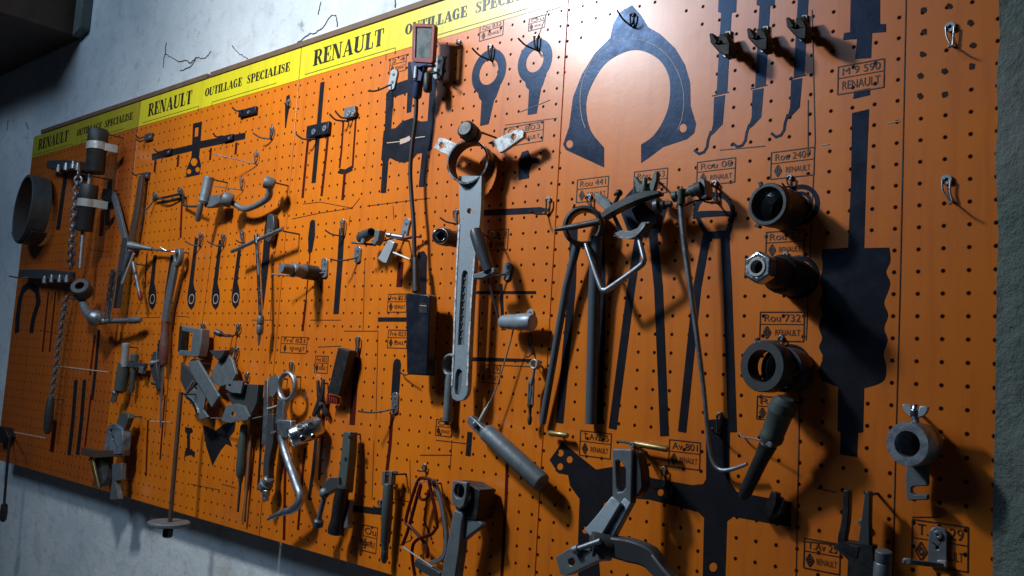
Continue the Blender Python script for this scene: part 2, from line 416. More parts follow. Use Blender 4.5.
GL = {
 'R': (.86, stem(.08)+bowl(.30, .47, 1, .74)+[[[(.36, .5), (.56, .5), (.82, .06), (.90, .06), (.90, 0), (.64, 0)]]]),
 'P': (.74, stem(.08)+bowl(.30, .42, 1, .74)),
 'E': (.72, stem(.08)+[rc(.30, .94, .66, 1), rc(.60, .70, .66, .94), rc(.30, .47, .5, .53), rc(.46, .36, .51, .64), rc(.30, 0, .68, .06), rc(.62, .06, .68, .32)]),
 'N': (.94, [rc(.10, 0, .17, 1), rc(0, 0, .27, .06), rc(0, .94, .2, 1), [[(.08, 1), (.34, 1), (.80, 0), (.58, 0)]], rc(.73, 0, .80, 1), rc(.64, .94, .9, 1)]),
 'A': (.92, [[[(.08, 0), (.15, 0), (.46, .9), (.41, 1)]], [[(.36, 1), (.54, 1), (.88, 0), (.60, 0)]], rc(.22, .28, .64, .34), rc(0, 0, .26, .06), rc(.54, 0, .94, .06)]),
 'U': (.90, [rc(.08, .3, .34, 1), rc(0, .94, .38, 1), rc(.70, .3, .77, 1), rc(.6, .94, .87, 1), stroke(el(.46, .3, .29, .265, 180, 360, 16), [.26-.18*min(1, k/9) for k in range(17)])]),
 'L': (.70, stem(.08)+[rc(.30, 0, .66, .06), rc(.60, .06, .66, .36)]),
 'T': (.76, [rc(.25, 0, .51, 1), rc(.19, 0, .57, .06), rc(.02, .94, .74, 1), rc(.02, .68, .08, .94), rc(.68, .68, .74, .94)]),
 'I': (.38, stem(.08)),
 'O': (.78, [oval()]),
 'C': (.72, [oval(50, 315), rc(.55, .66, .61, .95)]),
 'G': (.80, [oval(50, 330), rc(.55, .66, .61, .95), rc(.50, .04, .68, .45), rc(.44, .41, .74, .47)]),
 'S': (.64, [stroke([(.52, .80), (.47, .91), (.32, .95), (.17, .88), (.13, .76), (.2, .63), (.34, .52), (.47, .4), (.52, .27), (.46, .12), (.31, .05), (.15, .10), (.09, .22)],
                     [.05, .06, .07, .12, .17, .2, .21, .2, .17, .12, .07, .06, .05]), rc(.50, .68, .55, .96), rc(.05, .04, .1, .34)]),
 ' ': (.45, [])}
def text_mb(s, x0, x1, z0, z1, h1=.0013, mb=None, gap=.05):
    mb = mb or MB(); W = sum(GL[c][0]+gap for c in s); k = (x1-x0)/W; x = x0
    for c in s:
        w, polys = GL[c]
        for n, loops in enumerate(polys):
            mb.prism([[(x+p[0]*k, z0+p[1]*(z1-z0)) for p in lp] for lp in loops], .0007, h1+n*.00003, False)
        x += (w+gap)*k
    return mb
a0 = P(313.5, 66.4).x-X2; a1 = P(385.2, 30).x-X2; zb = P(313.5, 66.4).z; zt = P(315, 50.5).z
o0 = P(205.3, 97).x-X1; o1 = P(242.3, 86.7).x-X1; s0 = P(247, 84).x-X1; s1 = P(290.5, 70).x-X1; zo = P(205.3, 97).z; zp = P(206.4, 88.7).z
for (root, ban), x0 in zip(PANELS, (XL, X1, X2, X3)):
    mb = MB(); text_mb('RENAULT', x0+a0, x0+a1, zb, zt, mb=mb); obj('large_lettering', mb, 'letter', ban, 0)
    for wd, q0, q1 in (('OUTILLAGE', o0, o1), ('SPECIALISE', s0, s1)):
        mb = MB(); text_mb(wd, x0+q0, x0+q1, zo, zp, mb=mb); obj('small_lettering', mb, 'letter', ban, 0)
    def ln(xa, za, xb, zb_, w=.0006, hh=.0011):
        mb = MB(); mb.sweep([Vector((xa, -hh+.0002, za)), Vector((xb, -hh+.0002, zb_))], w, 4, False, (1.0, .0003)); obj('ruled_line', mb, 'ink', ban, 0)
    zl = ZY+.007; ln(x0+.02, zl, x0+.30, zl); ln(x0+.30, zl, x0+.30, zl-.012); ln(x0+.36, zl, x0+.36, zl-.012); ln(x0+.36, zl, x0+.62, zl)

# ---------------------------------------------------------------- prints on the board
PAN = [r for r, b in PANELS]
def pan(px): 
    x = P(px[0], px[1]).x
    return PAN[0] if x < X1 else PAN[1] if x < X2 else PAN[2] if x < X3 else PAN[3]
_lay = [0]
def sil(loops, mat='print', strokes=(), discs=(), at=None, name='painted_silhouette'):
    """a tool outline painted on the board; strokes: (points, half width px), discs: (px,py,ro,ri)"""
    mb = MB(); _lay[0] = (_lay[0]+1) % 6; h = .0003+.00003*_lay[0]+(.0003 if name != 'painted_silhouette' else 0); k = 0
    for lp in loops:
        mb.prism(lp if isinstance(lp[0][0], (tuple, list)) else [lp], 0, h+k*.00001); k += 1
    for pts, w in strokes: mb.flatbar([(x, y, h/2+k*.00001) for x, y in pts], w, h, 0); k += 1
    for d in discs: mb.disc(d[0], d[1], 0, h+k*.00001, d[2], d[3] if len(d) > 3 else 0, 36); k += 1
    first = at or (strokes[0][0][0] if strokes else (discs[0][:2] if discs else (loops[0][0] if not isinstance(loops[0][0][0], (tuple, list)) else loops[0][0][0])))
    return obj(name, mb, mat, pan(first), 0)
def circ(x, y, r, n=16): return [(x+.85*r*math.cos(2*PI*k/n), y+r*math.sin(2*PI*k/n)) for k in range(n)]
# right panel
def sm2(L): return [(v.x, v.y) for v in smooth_path([Vector((x, y, 0)) for x, y in L], [1]*len(L), 4)[0]]
ring_out = [(604, 167.5), (566, 150), (563, 144.5), (569, 127), (573, 97), (582, 74), (595, 53), (610, 38), (613, 24), (620, 12), (632, 5), (640, 14), (648, 27), (660, 34), (675, 48), (685, 65), (690, 83), (690.5, 106), (696, 124), (694, 133), (687, 139), (663, 147), (648.5, 158), (641, 163)]
ring_in = [(641, 144.5), (653, 136), (663, 121), (669, 103), (669.5, 80), (662, 63), (648.5, 53), (634, 50), (619, 54.5), (604, 65), (592.5, 83), (586.5, 100), (587, 118), (592, 133), (604, 147.5)]
sil([[ring_out+sm2(ring_in), circ(569.5, 144, 4), circ(683, 128, 4.4)]])
ml = [(604, 152)]
sil([], 'scratch', [([(632+52*math.cos(math.radians(a)), 101-62*math.sin(math.radians(a))+.06*0) for a in range(-28, 215, 9)], .25)], name='printed_scribe_line', at=(632, 100))
for dx, dy in ((0, 0), (38.5, -7), (77, -17)):
    def t(L): return [(x+dx, y+dy) for x, y in L]
    sil([t([(719, -14), (737, -14), (736, 12), (731.5, 13), (727, 93), (716.5, 94), (721, 13), (718, 12)]), t([(714, 97), (725, 95), (722.5, 124), (714, 133), (709, 137), (711, 132), (713, 124)])],
        strokes=[(t([(711, 131), (708, 140), (707, 147), (704, 152), (699, 154), (694, 150)]), 1.3), (t([(712, 96), (729, 92)]), .5)])
sil([[(851, -25), (880, -25), (880, 24), (886, 24), (886, 32), (872, 33), (871, 58), (855, 59), (857, 39), (843, 40), (844, 33), (850, 32)], [(854, 91), (870, 88), (870, 95), (853, 99)]])
_R = [(890, 253), (890, 262), (886, 272), (890, 282), (888, 291), (884, 303), (888, 315), (884, 328), (887.5, 340), (883.5, 353), (886, 366), (885, 378), (878, 384), (864, 388)]
_L = [(838, 387), (826, 382), (819, 374), (820, 366), (823, 357), (819, 347), (822, 338), (818.5, 326), (822.5, 314), (819, 303), (823, 292), (820, 281), (822.5, 268), (821.5, 255)]
sil([[(852, 113), (869, 109), (866, 180), (864, 248), (889, 247.5)]+sm2(_R)+[(863, 432), (858, 433), (857, 457), (840, 454.5), (840.5, 432), (837.5, 431)]+sm2(_L)+[(822, 249.5), (848, 247.5), (851, 180)]])
sil([[[(562, 442), (596, 469.5), (611, 467), (632, 466), (652, 478), (692, 485), (703, 484), (706, 479), (706, 420), (730, 418), (729, 480), (737, 492), (768, 498), (791, 502), (791, 527), (768, 523), (733, 516.5), (727, 521), (724.5, 600), (702, 600), (704, 518), (698, 512), (649.5, 499.5), (616, 497), (604, 503), (596, 530), (600, 575), (590, 600), (578, 590), (578, 540), (579.5, 499), (570, 486), (568, 475), (558, 473), (549.5, 460)],
      circ(560.5, 453, 3.6), circ(569.5, 459.5, 3.6), circ(560, 466.5, 3.6), circ(660.5, 492.5, 3.6), circ(713, 567, 4.8), circ(585, 530, 3.6)]])
sil([], strokes=[([(574, 225), (572, 288), (559.5, 423)], 3.8), ([(600, 225), (602, 288), (599.5, 424)], 3.6)])
sil([[(618, 205), (640, 180), (668, 205), (660, 232), (646, 238), (628, 232)]], strokes=[([(641, 222), (631, 288), (612.5, 429)], 4.1), ([(652, 225), (658.5, 288), (664.5, 436)], 4.4)])
sil([[(703, 232), (731, 230), (729, 238), (706, 239)], arc_px(714, 213, 21, 0, 180, 20)+arc_px(714, 213, 16.5, 180, 0, 20), [(692.5, 214), (700, 211), (714, 210.5), (728, 211), (737, 212), (736, 217), (722, 216), (706, 217), (693, 219)], [(695, 217), (699, 216), (708, 233), (703, 233)], [(731, 215), (735, 214), (731, 232), (725, 232)]], strokes=[([(707, 234), (697, 288), (682, 432)], 4.1), ([(724.5, 232), (727.5, 288), (732.5, 432)], 4.3)])
for x, y, r in ((799, 205, 21), (798, 277, 22), (790, 366, 22)):
    sil([], discs=[(x, y, r, r*.78), (x, y, r*.66, r*.5), (x, y, r*.4, r*.25)], name='printed_ring_marks')
# third panel
def stems(cx, cy, ro, ri, st): sil([st], discs=[(cx, cy, ro, ri)])
stems(488.6, 72, 23.5, 13, [(477, 88), (500, 86), (496, 97), (494, 100), (488.5, 124), (480, 126), (481.5, 101), (479, 98)])
stems(534.6, 61, 22.5, 11.5, [(524, 77), (546, 74), (543, 84), (541, 88), (536.5, 113.5), (527.5, 115), (529, 90), (526, 87)])
sil([[(519, 159), (522, 152), (528, 150), (531, 158), (539.5, 158), (539.5, 163), (532, 163.5), (529, 171), (529, 178), (518.5, 180)]])
sil([[(482, 210), (540, 207), (549, 209), (540, 213.5), (482, 216)]]); sil([[(474, 291), (536, 291), (536, 294), (474, 294)]]); sil([[(468, 357), (532, 359), (532, 362), (468, 361)]])
sil([[(386, 94), (394, 84), (409, 79), (436, 67), (437, 80), (415, 90), (394, 97), (386, 97)]])
sil([[(408, 62), (415, 62), (414, 86), (411, 112), (406.5, 113), (407.5, 90)]])
sil([[(386.3, 94), (393.5, 94), (391, 131), (384.5, 133)]])
sil([[(432, 59), (438, 59), (433.5, 126), (427, 126)]])
sil([[(383.5, 131), (386, 129.5), (395.5, 128), (402, 121.5), (412, 118), (421, 121.5), (427, 121), (433, 120), (432, 149), (427.5, 152), (427, 161), (424, 187), (418.5, 187), (422, 153), (417, 154), (412, 160), (404, 163), (396, 161), (390, 158), (388.5, 160), (386, 193), (380.5, 193), (382.5, 161), (381, 160)]])
sil([], 'scratch', [([(387, 143), (400, 141.5)], .4), ([(400, 142), (406, 140), (410, 138)], 2.2), ([(410, 138.5), (425, 136.5)], .4)], name='printed_gap', at=(400, 140))
sil([], strokes=[([(322.5, 82), (318, 135), (313.5, 183)], 2.2)])
sil([], 'redprint', [([(308, 140), (306, 160), (302.5, 198)], 1.2), ([(328, 135), (325.5, 160), (321.5, 196)], 1.2)])
sil([], 'redprint', [([(343.5, 120), (341.5, 150), (339.5, 168)], .9), ([(356, 116), (354, 145), (352.5, 168)], .9), ([(345, 170), (342.5, 200)], 1.3)])
sil([], strokes=[([(339, 171), (345, 172), (352.5, 168)], 2.4)])
sil([[(310, 222), (312, 219.5), (315, 220.5), (315, 235), (312, 252), (308.5, 254), (308, 238)]]); sil([], 'redprint', [([(310, 253), (306, 300)], .6), ([(306, 300), (302.5, 331)], 1.2)])
sil([], strokes=[([(342, 228), (340, 262), (336, 314)], 2.8)])
sil([[(418, 252), (424, 251), (427, 256), (426, 300), (415, 300), (415, 275)]]); sil([], 'redprint', [([(401, 262), (399, 287)], 2.8)])
sil([], strokes=[([(378, 319.5), (407, 319.5)], 2.2)])
sil([], 'redprint', [([(358, 348), (355, 385), (352, 425)], 2.8)])
sil([[(393, 364), (394.5, 360), (397, 358.5), (400, 360), (401, 364), (400, 380), (398.8, 396), (391, 396), (392, 380)]])
sil([], 'redprint', [([(392, 414), (390, 445), (387, 470)], 1.6)])
sil([], strokes=[([(323, 380), (319, 410), (313, 470), (309, 500)], 1.6)]); sil([], 'redprint', [([(325, 405), (322, 440), (319, 480)], 1.3)])
sil([], strokes=[([(350, 508), (384, 512)], 3)]); sil([], 'redprint', [([(508, 440), (506, 500), (501, 590)], 1.5)])
sil([], strokes=[([(501, 284), (503, 330)], 1.6)]); sil([], strokes=[([(470, 432), (468, 456)], 2.6)])
sil([], 'redprint', [([(428, 490), (424, 520), (432, 540)], .9)])
# second panel
crossp = [(193, 123.5), (202, 121.5), (200.5, 141), (245.5, 132.5), (245, 139), (200, 148.5), (199, 157), (201, 165), (199.5, 174.5), (186, 177.5), (186.5, 169), (191, 158), (192, 151), (152, 160.5), (151.5, 154), (192, 144.5)]
sil([[crossp, [(195, 128), (198.5, 127), (198, 136), (194.5, 137)], circ(194, 162, 4), circ(189, 171.5, 2.6), circ(197.5, 169.5, 2.6)]])
for x, y in ((155.5, 160), (178.5, 155), (211, 148), (236.5, 142.5)): sil([], 'redprint', [([(x, y), (x-1, y+12)], 1.1)])
sil([[(286.5, 96), (289.5, 94.5), (290, 100), (288.5, 112), (287.5, 117), (286, 128), (284.8, 128), (285, 113), (285, 105)]])
for x, y, yy in ((155, 255, 297), (172, 255, 298), (196.5, 238, 297), (220.5, 240, 297), (240, 245, 296)):
    dx = (x-yy*0)
    b = x-5.2*(yy-y)/57 if x > 160 else x-3
    sil([[(x-1.6, y), (x+1.6, y), (b+2.2, yy-14), (b+4, yy-6), (b+4.4, yy+2), (b+3, yy+9), (b, yy+13), (b-3, yy+9), (b-4, yy+2), (b-3.2, yy-6), (b-2, yy-14)]])
    sil([], 'scratch', discs=[(b+.3, yy+2, 5, 4.2)], name='printed_ring_marks')
sil([], 'redprint', [([(147, 254), (145, 288)], .7)]); sil([], 'redprint', [([(182, 200), (180.5, 238)], .9)])
sil([[(267, 214), (270, 214), (271, 228), (269, 262), (263, 310), (258, 309), (262, 262), (264.5, 228)]])
sil([[(202.5, 425), (208, 427), (215, 431), (224, 424), (236, 420), (234.5, 431), (229, 438), (232.5, 447), (226, 444), (221, 450), (217, 457), (212.5, 466), (206, 446)], [(185, 427), (192, 428), (193, 432), (190, 434), (190, 449), (195, 452), (194.5, 458), (191, 455), (186, 456), (184, 459), (185, 451), (187, 448), (187, 434), (185, 432)]])
sil([], 'redprint', [([(252, 440), (247, 480), (245, 522)], .9)]); sil([], strokes=[([(262, 430), (258, 490)], 1.2)])
sil([], 'redprint', [([(287, 425), (285, 480), (284, 540)], 1.3)]); sil([], 'redprint', [([(305, 448), (302, 480), (298, 530)], 1.2)])
sil([], 'redprint', [([(148, 420), (146, 476)], .8)]); sil([], strokes=[([(160, 340), (157, 365)], 1.6)]); sil([], 'redprint', [([(165, 395), (160, 460)], .8)])
# first panel
sil([], strokes=[([(29, 285), (23, 290), (20, 300), (17.5, 318), (17, 333)], 2.2), ([(30, 285), (37, 290), (38.5, 302), (33, 320), (31, 333)], 2.2)])
for x, w in ((48.5, .8), (55.5, .8)): sil([], 'redprint', [([(x, 292), (x-6, 352)], w)])
for x in (76, 84.5): sil([], strokes=[([(x, 380), (x-3, 420), (x-7, 455)], 1.9)])
sil([], strokes=[([(99, 330), (96, 365), (92, 400)], 1.5)]); sil([], 'redprint', [([(95, 335), (90, 375)], .9)]); sil([], 'redprint', [([(91, 395), (84, 455)], .8)])
sil([], strokes=[([(110, 180), (107, 225)], 2.5)]); sil([], 'redprint', [([(103, 210), (101, 236)], 2.2)]); sil([], strokes=[([(66, 172), (58, 230)], 2.2)]); sil([], 'redprint', [([(55, 420), (52, 452)], 2)])

# printed frames with tool numbers
def label(x0, y0, x1, y1, txt, brand=True, mat='ink'):
    a = P(x0, y0); b = P(x1, y1); c = P(x0, y1); d = P(x1, y0)
    xa, xb = (a.x+c.x)/2, (b.x+d.x)/2; zt_, zb_ = (a.z+d.z)/2, (b.z+c.z)/2
    mb = MB(); hh = .00045
    def L(p, q, w=.0006): mb.sweep([Vector((p[0], -hh/2, p[1])), Vector((q[0], -hh/2, q[1]))], w, 4, False, (1.0, hh))
    zm = zt_-(zt_-zb_)*.42
    L((xa, zt_), (xb, zt_)); L((xb, zt_), (xb, zb_)); L((xb, zb_), (xa, zb_)); L((xa, zb_), (xa, zt_)); L((xa, zm), (xb, zm), .0004)
    def put(s, xs, xe, z0_, z1_):
        cu = bpy.data.curves.new('t', 'FONT'); cu.body = s; cu.fill_mode = 'FRONT'; ob = bpy.data.objects.new('t', cu); COL.objects.link(ob)
        dg = bpy.context.evaluated_depsgraph_get(); me = bpy.data.meshes.new_from_object(ob.evaluated_get(dg))
        vs = [v.co for v in me.vertices]
        if vs:
            mx = max(v.x for v in vs); mn = min(v.x for v in vs); my = max(v.y for v in vs); m0 = min(v.y for v in vs)
            nv = [mb.bm.verts.new((xs+(v.x-mn)/(mx-mn)*(xe-xs), -hh-.0001, z0_+(v.y-m0)/(my-m0)*(z1_-z0_))) for v in vs]
            for pl in me.polygons: mb.face([nv[k] for k in pl.vertices])
        bpy.data.objects.remove(ob); bpy.data.curves.remove(cu); bpy.data.meshes.remove(me)
    w = xb-xa
    if txt: put(txt, xa+w*.10, xb-w*.08, zm+(zt_-zm)*.2, zt_-(zt_-zm)*.18)
    if brand:
        zc = (zm+zb_)/2; k = (zm-zb_)*.36; xc = xa+w*.17
        for r in (1.0, .45):
            q = [(xc, zc+k*r), (xc+k*.62*r, zc), (xc, zc-k*r), (xc-k*.62*r, zc)]
            for i in range(4): L(q[i], q[(i+1) % 4], .0009)
        put('RENAULT', xa+w*.36, xb-w*.08, zc-k*.5, zc+k*.5)
    elif brand is False: put('RENAULT', xa+w*.10, xb-w*.08, zb_+(zm-zb_)*.25, zm-(zm-zb_)*.22)
    obj('printed_label', mb, mat, pan((x0, y0)), 0)
for q in ((577, 178, 608, 201, "Rou 441"), (634, 170, 667, 194, "Rou 453"), (697, 160, 735, 184, "Rou 08"), (771, 150, 814, 177, "Rou 2407"), (766, 231, 804, 257, "Rou 27"),
          (760, 312, 804, 341, "Rou 732"), (757, 397, 790, 420, "Rou"), (580, 432, 611, 457, "T.Av235"), (669, 441, 700, 468, "Av 801"), (804, 541, 840, 571, "T.Av 25"), (912, 523, 968, 567, "T.Av 29"),
          (388, 294, 407, 312, "Fre 823"), (388, 330, 407, 348, "Fre 823"), (315, 356, 328, 373, "Fre 823"), (281, 337, 307, 353, "Fre 821"), (504, 125, 543, 144, "Ou 803"), (488, 230, 508, 250, "81"),
          (480, 23, 503, 38, "Ou 832"), (529, 17, 545, 29, "Ou"), (390, 57, 406, 72, "2 4"), (436, 420, 452, 436, "Ou"), (363, 526, 377, 552, "Ou"), (480, 365, 500, 383, "Ou 19")):
    label(*q)
label(838, 63, 884, 91, "M 9 590", False)
def thin(lines, ref, w=.00055):
    for L in lines:
        pts = [P(x, y, .0002) for x, y in L]; mb = MB(); mb.sweep(pts, w, 4, False, (1.0, .0004)); obj('printed_line', mb, 'ink', pan(L[0]), 0)
thin([[(303, 204), (320, 202), (352, 208)], [(292, 219), (320, 213), (352, 208), (360, 198)], [(367, 206), (430, 198)], [(350, 216), (349, 226)], [(393, 206), (394, 220)], [(310, 320), (341, 320)], [(344, 331), (378, 331)], [(378, 332), (376, 420)], [(365, 260), (363, 330)],
      [(318, 347), (341, 346)], [(410, 460), (411, 540), (400, 545)], [(420, 455), (452, 455)], [(452, 440), (450, 470)], [(497, 365), (540, 367)], [(480, 300), (478, 360)], [(436, 440), (470, 444)], [(385, 30), (386, 60)], [(550, 100), (520, 112)], [(505, 125), (557, 118)], [(566, 5), (545, 12)], [(385, 497), (410, 502)], [(537, 40), (548, 10)], [(374, 440), (372, 500)]], (400, 250))
thin([[(812, 10), (815, 140), (806, 340)], [(906, 0), (903, 144), (900, 288), (896, 432), (892, 600)], [(800, 380), (796, 576)], [(720, 150), (765, 146)], [(802, 541), (840, 545)], [(816, 488), (836, 492)], [(912, 517), (940, 517)], [(808, 150), (808, 100)]], (700, 250))
thin([[(212, 250), (200, 340)], [(140, 318), (160, 317)], [(176, 316), (190, 317)], [(252, 320), (274, 320)], [(279, 200), (270, 320)], [(191, 484), (220, 490)], [(222, 484), (236, 488)], [(190, 396), (246, 400)]], (230, 300))
thin([[(40, 330), (70, 336)], [(84, 190), (82, 260)], [(90, 250), (110, 252)]], (60, 330))
for (pts, nm) in (([(8, 431), (45, 438)], 0), ([(57, 366), (108, 372)], 0), ([(150, 421), (170, 422)], 0), ([(122, 478), (134, 479)], 0), ([(190, 395), (246, 393)], 0), ([(888, 123), (900, 121)], 0), ([(822, 145), (829, 144)], 0)):
    sil([], 'scratch', [(pts, .45)], name='pale_scratch', at=(pts[0][0]+12, pts[0][1]))

# ================================================================ light
w = bpy.data.worlds.new('dim_room'); SC.world = w; w.use_nodes = True
w.node_tree.nodes['Background'].inputs[0].default_value = (.40, .60, 1.0, 1); w.node_tree.nodes['Background'].inputs[1].default_value = .010
def lamp(name, shape, size, size_y, energy, color, loc, tgt):
    ld = bpy.data.lights.new(name, 'AREA'); ld.shape = shape; ld.size = size; ld.energy = energy; ld.color = color
    if size_y: ld.size_y = size_y
    else: ld.spread = math.radians(128)
    lo = bpy.data.objects.new(name, ld); COL.objects.link(lo); lo.location = loc
    lo.rotation_euler = (Vector(tgt)-lo.location).to_track_quat('-Z', 'Y').to_euler()
TT = .9
lamp('ceiling_lamp', 'DISK', .16, None, 10.6, (.88, .95, 1.0), (-.806*(1+TT), -TT*DIST, Z0+.568*(1+TT)), (-1.3, 0, Z0+.25))
TW = 2.0
lamp('glare_fill', 'RECTANGLE', 1.6, .42, 23, (.50, .72, 1.0), (-.78*(1+TW), -TW*DIST, Z0+.60*(1+TW)), (-1.1, 0, Z0+.2))  # added soft blue light, unseen, for the wide glare and cool fill
SC.view_settings.view_transform = 'Standard'; SC.view_settings.look = 'None'; SC.view_settings.exposure = 0; SC.view_settings.gamma = 1
SC.view_settings.use_curve_mapping = False

# worn, dirty surrounds of much used peg holes at the right
M['scuff'] = worn('peg_hole_scuff', (.022, .016, .014), (.09, .03, .012), 0, .9, 400, .6, .9)
for q in ((928.5, 10), (954, 6), (929, 32), (927.5, 54), (975, 23), (978, 45), (925, 76), (949, 71), (924.5, 96), (976.5, 66), (949.5, 95)):
    mb = MB(); n = 14; rr = [random.uniform(2.2, 3.9) for _ in range(n)]
    mb.prism([[(q[0]-4.6+rr[k]*math.cos(2*PI*k/n), q[1]+rr[k]*math.sin(2*PI*k/n)) for k in range(n)]], 0, .0003); obj('worn_peg_hole', mb, 'scuff', PAN[3], 0)
# ================================================================ hooks
HOOKS = 'wire hooks on the pegboard'
def hook(px, py, bx, by, tip, label, mat='dark', r=2.2, wire=.8, group=HOOKS, face='steel', sag=1.0):
    """a peg-board hook: round rivet head, teardrop wire loop hanging from it, prong running out to its tip"""
    t = thing('wire_hook', label, 'hook', P(px, py, 0), group)
    MBh = MB(); MBh.disc(px, py, .0004, .0035, r, r*.32, 20); obj('washer', MBh, face, t, .0004)
    m = MB(); w_ = r*.8; hh = .0045
    m.tube([(px-w_, py, hh), (px-w_*.8, py+(by-py)*.5, hh), (bx, by, hh), (px+w_*.8, py+(by-py)*.5, hh), (px+w_, py, hh)], wire, 8, 4)
    obj('wire_loop', m, mat, t, 0)
    m = MB(); tx, ty, th = tip; b = P(bx, by, hh); e = P(tx, ty, th)
    mid = b+(e-b)*.55+Vector((0, 0, -.10*sag*(e-b).length)); mid2 = b+(e-b)*.85+Vector((0, 0, -.05*sag*(e-b).length))
    pts, rr = smooth_path([b+Vector((0, .006, 0)), b, mid, mid2, e], [wire*S(px, py)]*5, 4); m.sweep(pts, rr, 8)
    obj('prong', m, mat, t, 0)
    return t
def tab(px, py, w_, top, bot, label, tip=None, mat='steel', group='flat hook plates screwed to the pegboard'):
    """flat hook plate with two rivets and a prong"""
    t = thing('hook_plate', label, 'hook', P(px, (top+bot)/2, 0), group)
    m = MB(); k = 6
    def arc(cx, cy, r, a0, a1): return [(cx+r*math.cos(math.radians(a0+(a1-a0)*i/k)), cy-r*math.sin(math.radians(a0+(a1-a0)*i/k))) for i in range(k+1)]
    dx = (py)
    m.prism([arc(px+dx, top+w_, w_, 0, 180)+arc(px, bot-w_*.4, w_, 180, 360)], .0003, .0035)
    obj('plate', m, mat, t, .0005)
    for f in (.28, .68):
        m = MB(); q = (px+dx*(1-f), top+(bot-top)*f); m.disc(q[0], q[1], .003, .0048, w_*.48, w_*.14, 14); obj('rivet', m, 'iron', t, .0003)
    if tip:
        m = MB(); b = P(px, bot-w_, .004); e = P(*tip)
        pts, rr = smooth_path([b+Vector((0, .004, 0)), b, b+(e-b)*.6+Vector((0, 0, -.004)), e], [.0016]*4, 4); m.sweep(pts, rr, 8); obj('prong', m, 'dark', t, 0)
    return t
hook(632, 14, 631, 26, (617, 10, .03), 'black empty wire hook at the top of the big ring plate silhouette', 'black', 2.4, .9, face='black')
hook(490, 46, 489.5, 60, (472, 48, .035), 'black empty wire hook on the left ring spanner silhouette, under the yellow banner', 'black', 2.4, .9)
hook(536, 36, 536, 50, (518, 38, .035), 'black empty wire hook on the right ring spanner silhouette, beside the panel seam', 'black', 2.4, .9)
hook(548, 199, 545, 214, (530, 211, .03), 'wire hook at the right end of the dark bar silhouette, left of the long-handled pliers', 'dark', 2.6, .9)
hook(589, 196, 591, 207, (583, 206, .03), 'wire hook carrying the ring-headed two-legged tool', 'dark', 2.6, .9)
hook(714, 182.5, 716, 203, (698, 196, .04), 'wire hook above the ringed plier silhouette, beside the head of the long bent rod', 'dark', 3.0, 1.0)
hook(789, 177, 790, 187, (782, 183, .03), 'steel wire hook over the uppermost threaded collar', 'dark', 3.0, .9)
hook(785, 254.5, 787, 266, (778, 262, .03), 'steel wire hook over the hexagon-nosed socket', 'dark', 3.0, .9)
hook(780.5, 337.5, 783, 348, (774, 343, .03), 'steel wire hook over the lowest threaded collar', 'dark', 2.8, .9)
hook(719, 415, 717, 434, (712, 428, .025), 'wire hook on the upright of the cross silhouette, low beside the long bent rod', 'dark', 2.8, 1)
hook(950, 26.5, 952, 46, (948, 46, .02), 'empty steel hook near the top of the right-hand board, among worn peg holes', 'steel', 5.2, 1.0)
hook(946.5, 179.5, 952, 202, (949, 203, .022), 'empty steel hook halfway up the right-hand board edge, the lower of the two', 'steel', 5.2, 1.0)
hook(663.5, 469, 664, 487, (650, 487, .025), 'wire hook right under the numbered label, beside the grey puller', 'dark', 2.6, .8)
hook(455.5, 211, 457, 224, (440, 217.5, .025), 'wire hook left of the ring wrench shank, above the black socket', 'dark', 2.4, .9)
hook(342.5, 221, 342, 236, (325, 230, .03), 'wire hook on top of the long flat bar silhouette in the middle of the board', 'dark', 2.2, .8)
hook(529.5, 328+6, 532, 354, (526, 357, .02), 'thin wire hook above the rope thimble and its hanging shackle', 'dark', 1.8, .7)
hook(357.5, 338, 357.5, 352, (349, 353, .02), 'wire hook carrying the black brush block', 'dark', 2.2, .9)
hook(424, 466, 424, 471, (417, 470, .012), 'small bare hook just above the folded wire tool', 'dark', 2.2, .8)
hook(379.5, 501, 381, 508, (373, 506, .015), 'small hook beside the middle of the grey cylinder tool', 'dark', 1.8, .7)
hook(291, 363, 291, 374, (284, 370, .02), 'wire hook behind the ring of the bent chromed bar', 'dark', 2.0, .8)
hook(246.5, 374, 246, 382, (238, 380, .02), 'wire hook over the square clip plate', 'dark', 2.0, .8)
hook(236, 348, 233, 362, (226, 356, .025), 'wire hook right of the upper fan-shaped clip', 'dark', 2.0, .8)
hook(205.5, 347, 203, 358, (197, 356, .02), 'wire hook under the right side of the small steel bracket', 'dark', 1.8, .8)
hook(202.5, 324, 200, 334, (195, 332, .02), 'wire hook at the top right corner of the small steel bracket', 'dark', 1.9, .8)
hook(238, 325, 235, 335, (227, 336, .025), 'wire hook holding the small hanging nozzle', 'dark', 2.0, .8)
hook(200.5, 234, 199, 246, (185, 241, .03), 'wire hook over the third spoon silhouette from the left', 'dark', 2.0, .7)
hook(223, 235, 222, 246, (207, 241, .03), 'wire hook over the fourth spoon silhouette from the left', 'dark', 2.0, .7)
hook(242, 232, 243, 243, (236, 240, .02), 'wire hook over the spoon silhouette next to the tee-handled socket spanner', 'dark', 2.0, .7)
hook(256, 153.5, 255, 164, (214, 154, .06), 'small hook with a very long straight prong below the cross silhouette arm', 'dark', 2.6, .5, face='steel', sag=0)
hook(241.5, 179, 241, 190, (214, 186, .045), 'small hook with a long straight prong beside the half-moon spanner', 'dark', 2.2, .5, face='steel', sag=0)
hook(271.5, 127.5, 270, 139, (253, 133, .03), 'wire hook under the faded label near the little spade silhouette', 'dark', 2.0, .8)
hook(180, 189, 182, 197, (156, 196, .02), 'right-hand hook of the pair joined by a thick dark rod', 'dark', 2.0, 1.0)
hook(154.5, 194, 154, 200, (145, 210, .02), 'left-hand hook of the pair joined by a thick dark rod', 'dark', 2.0, .9)
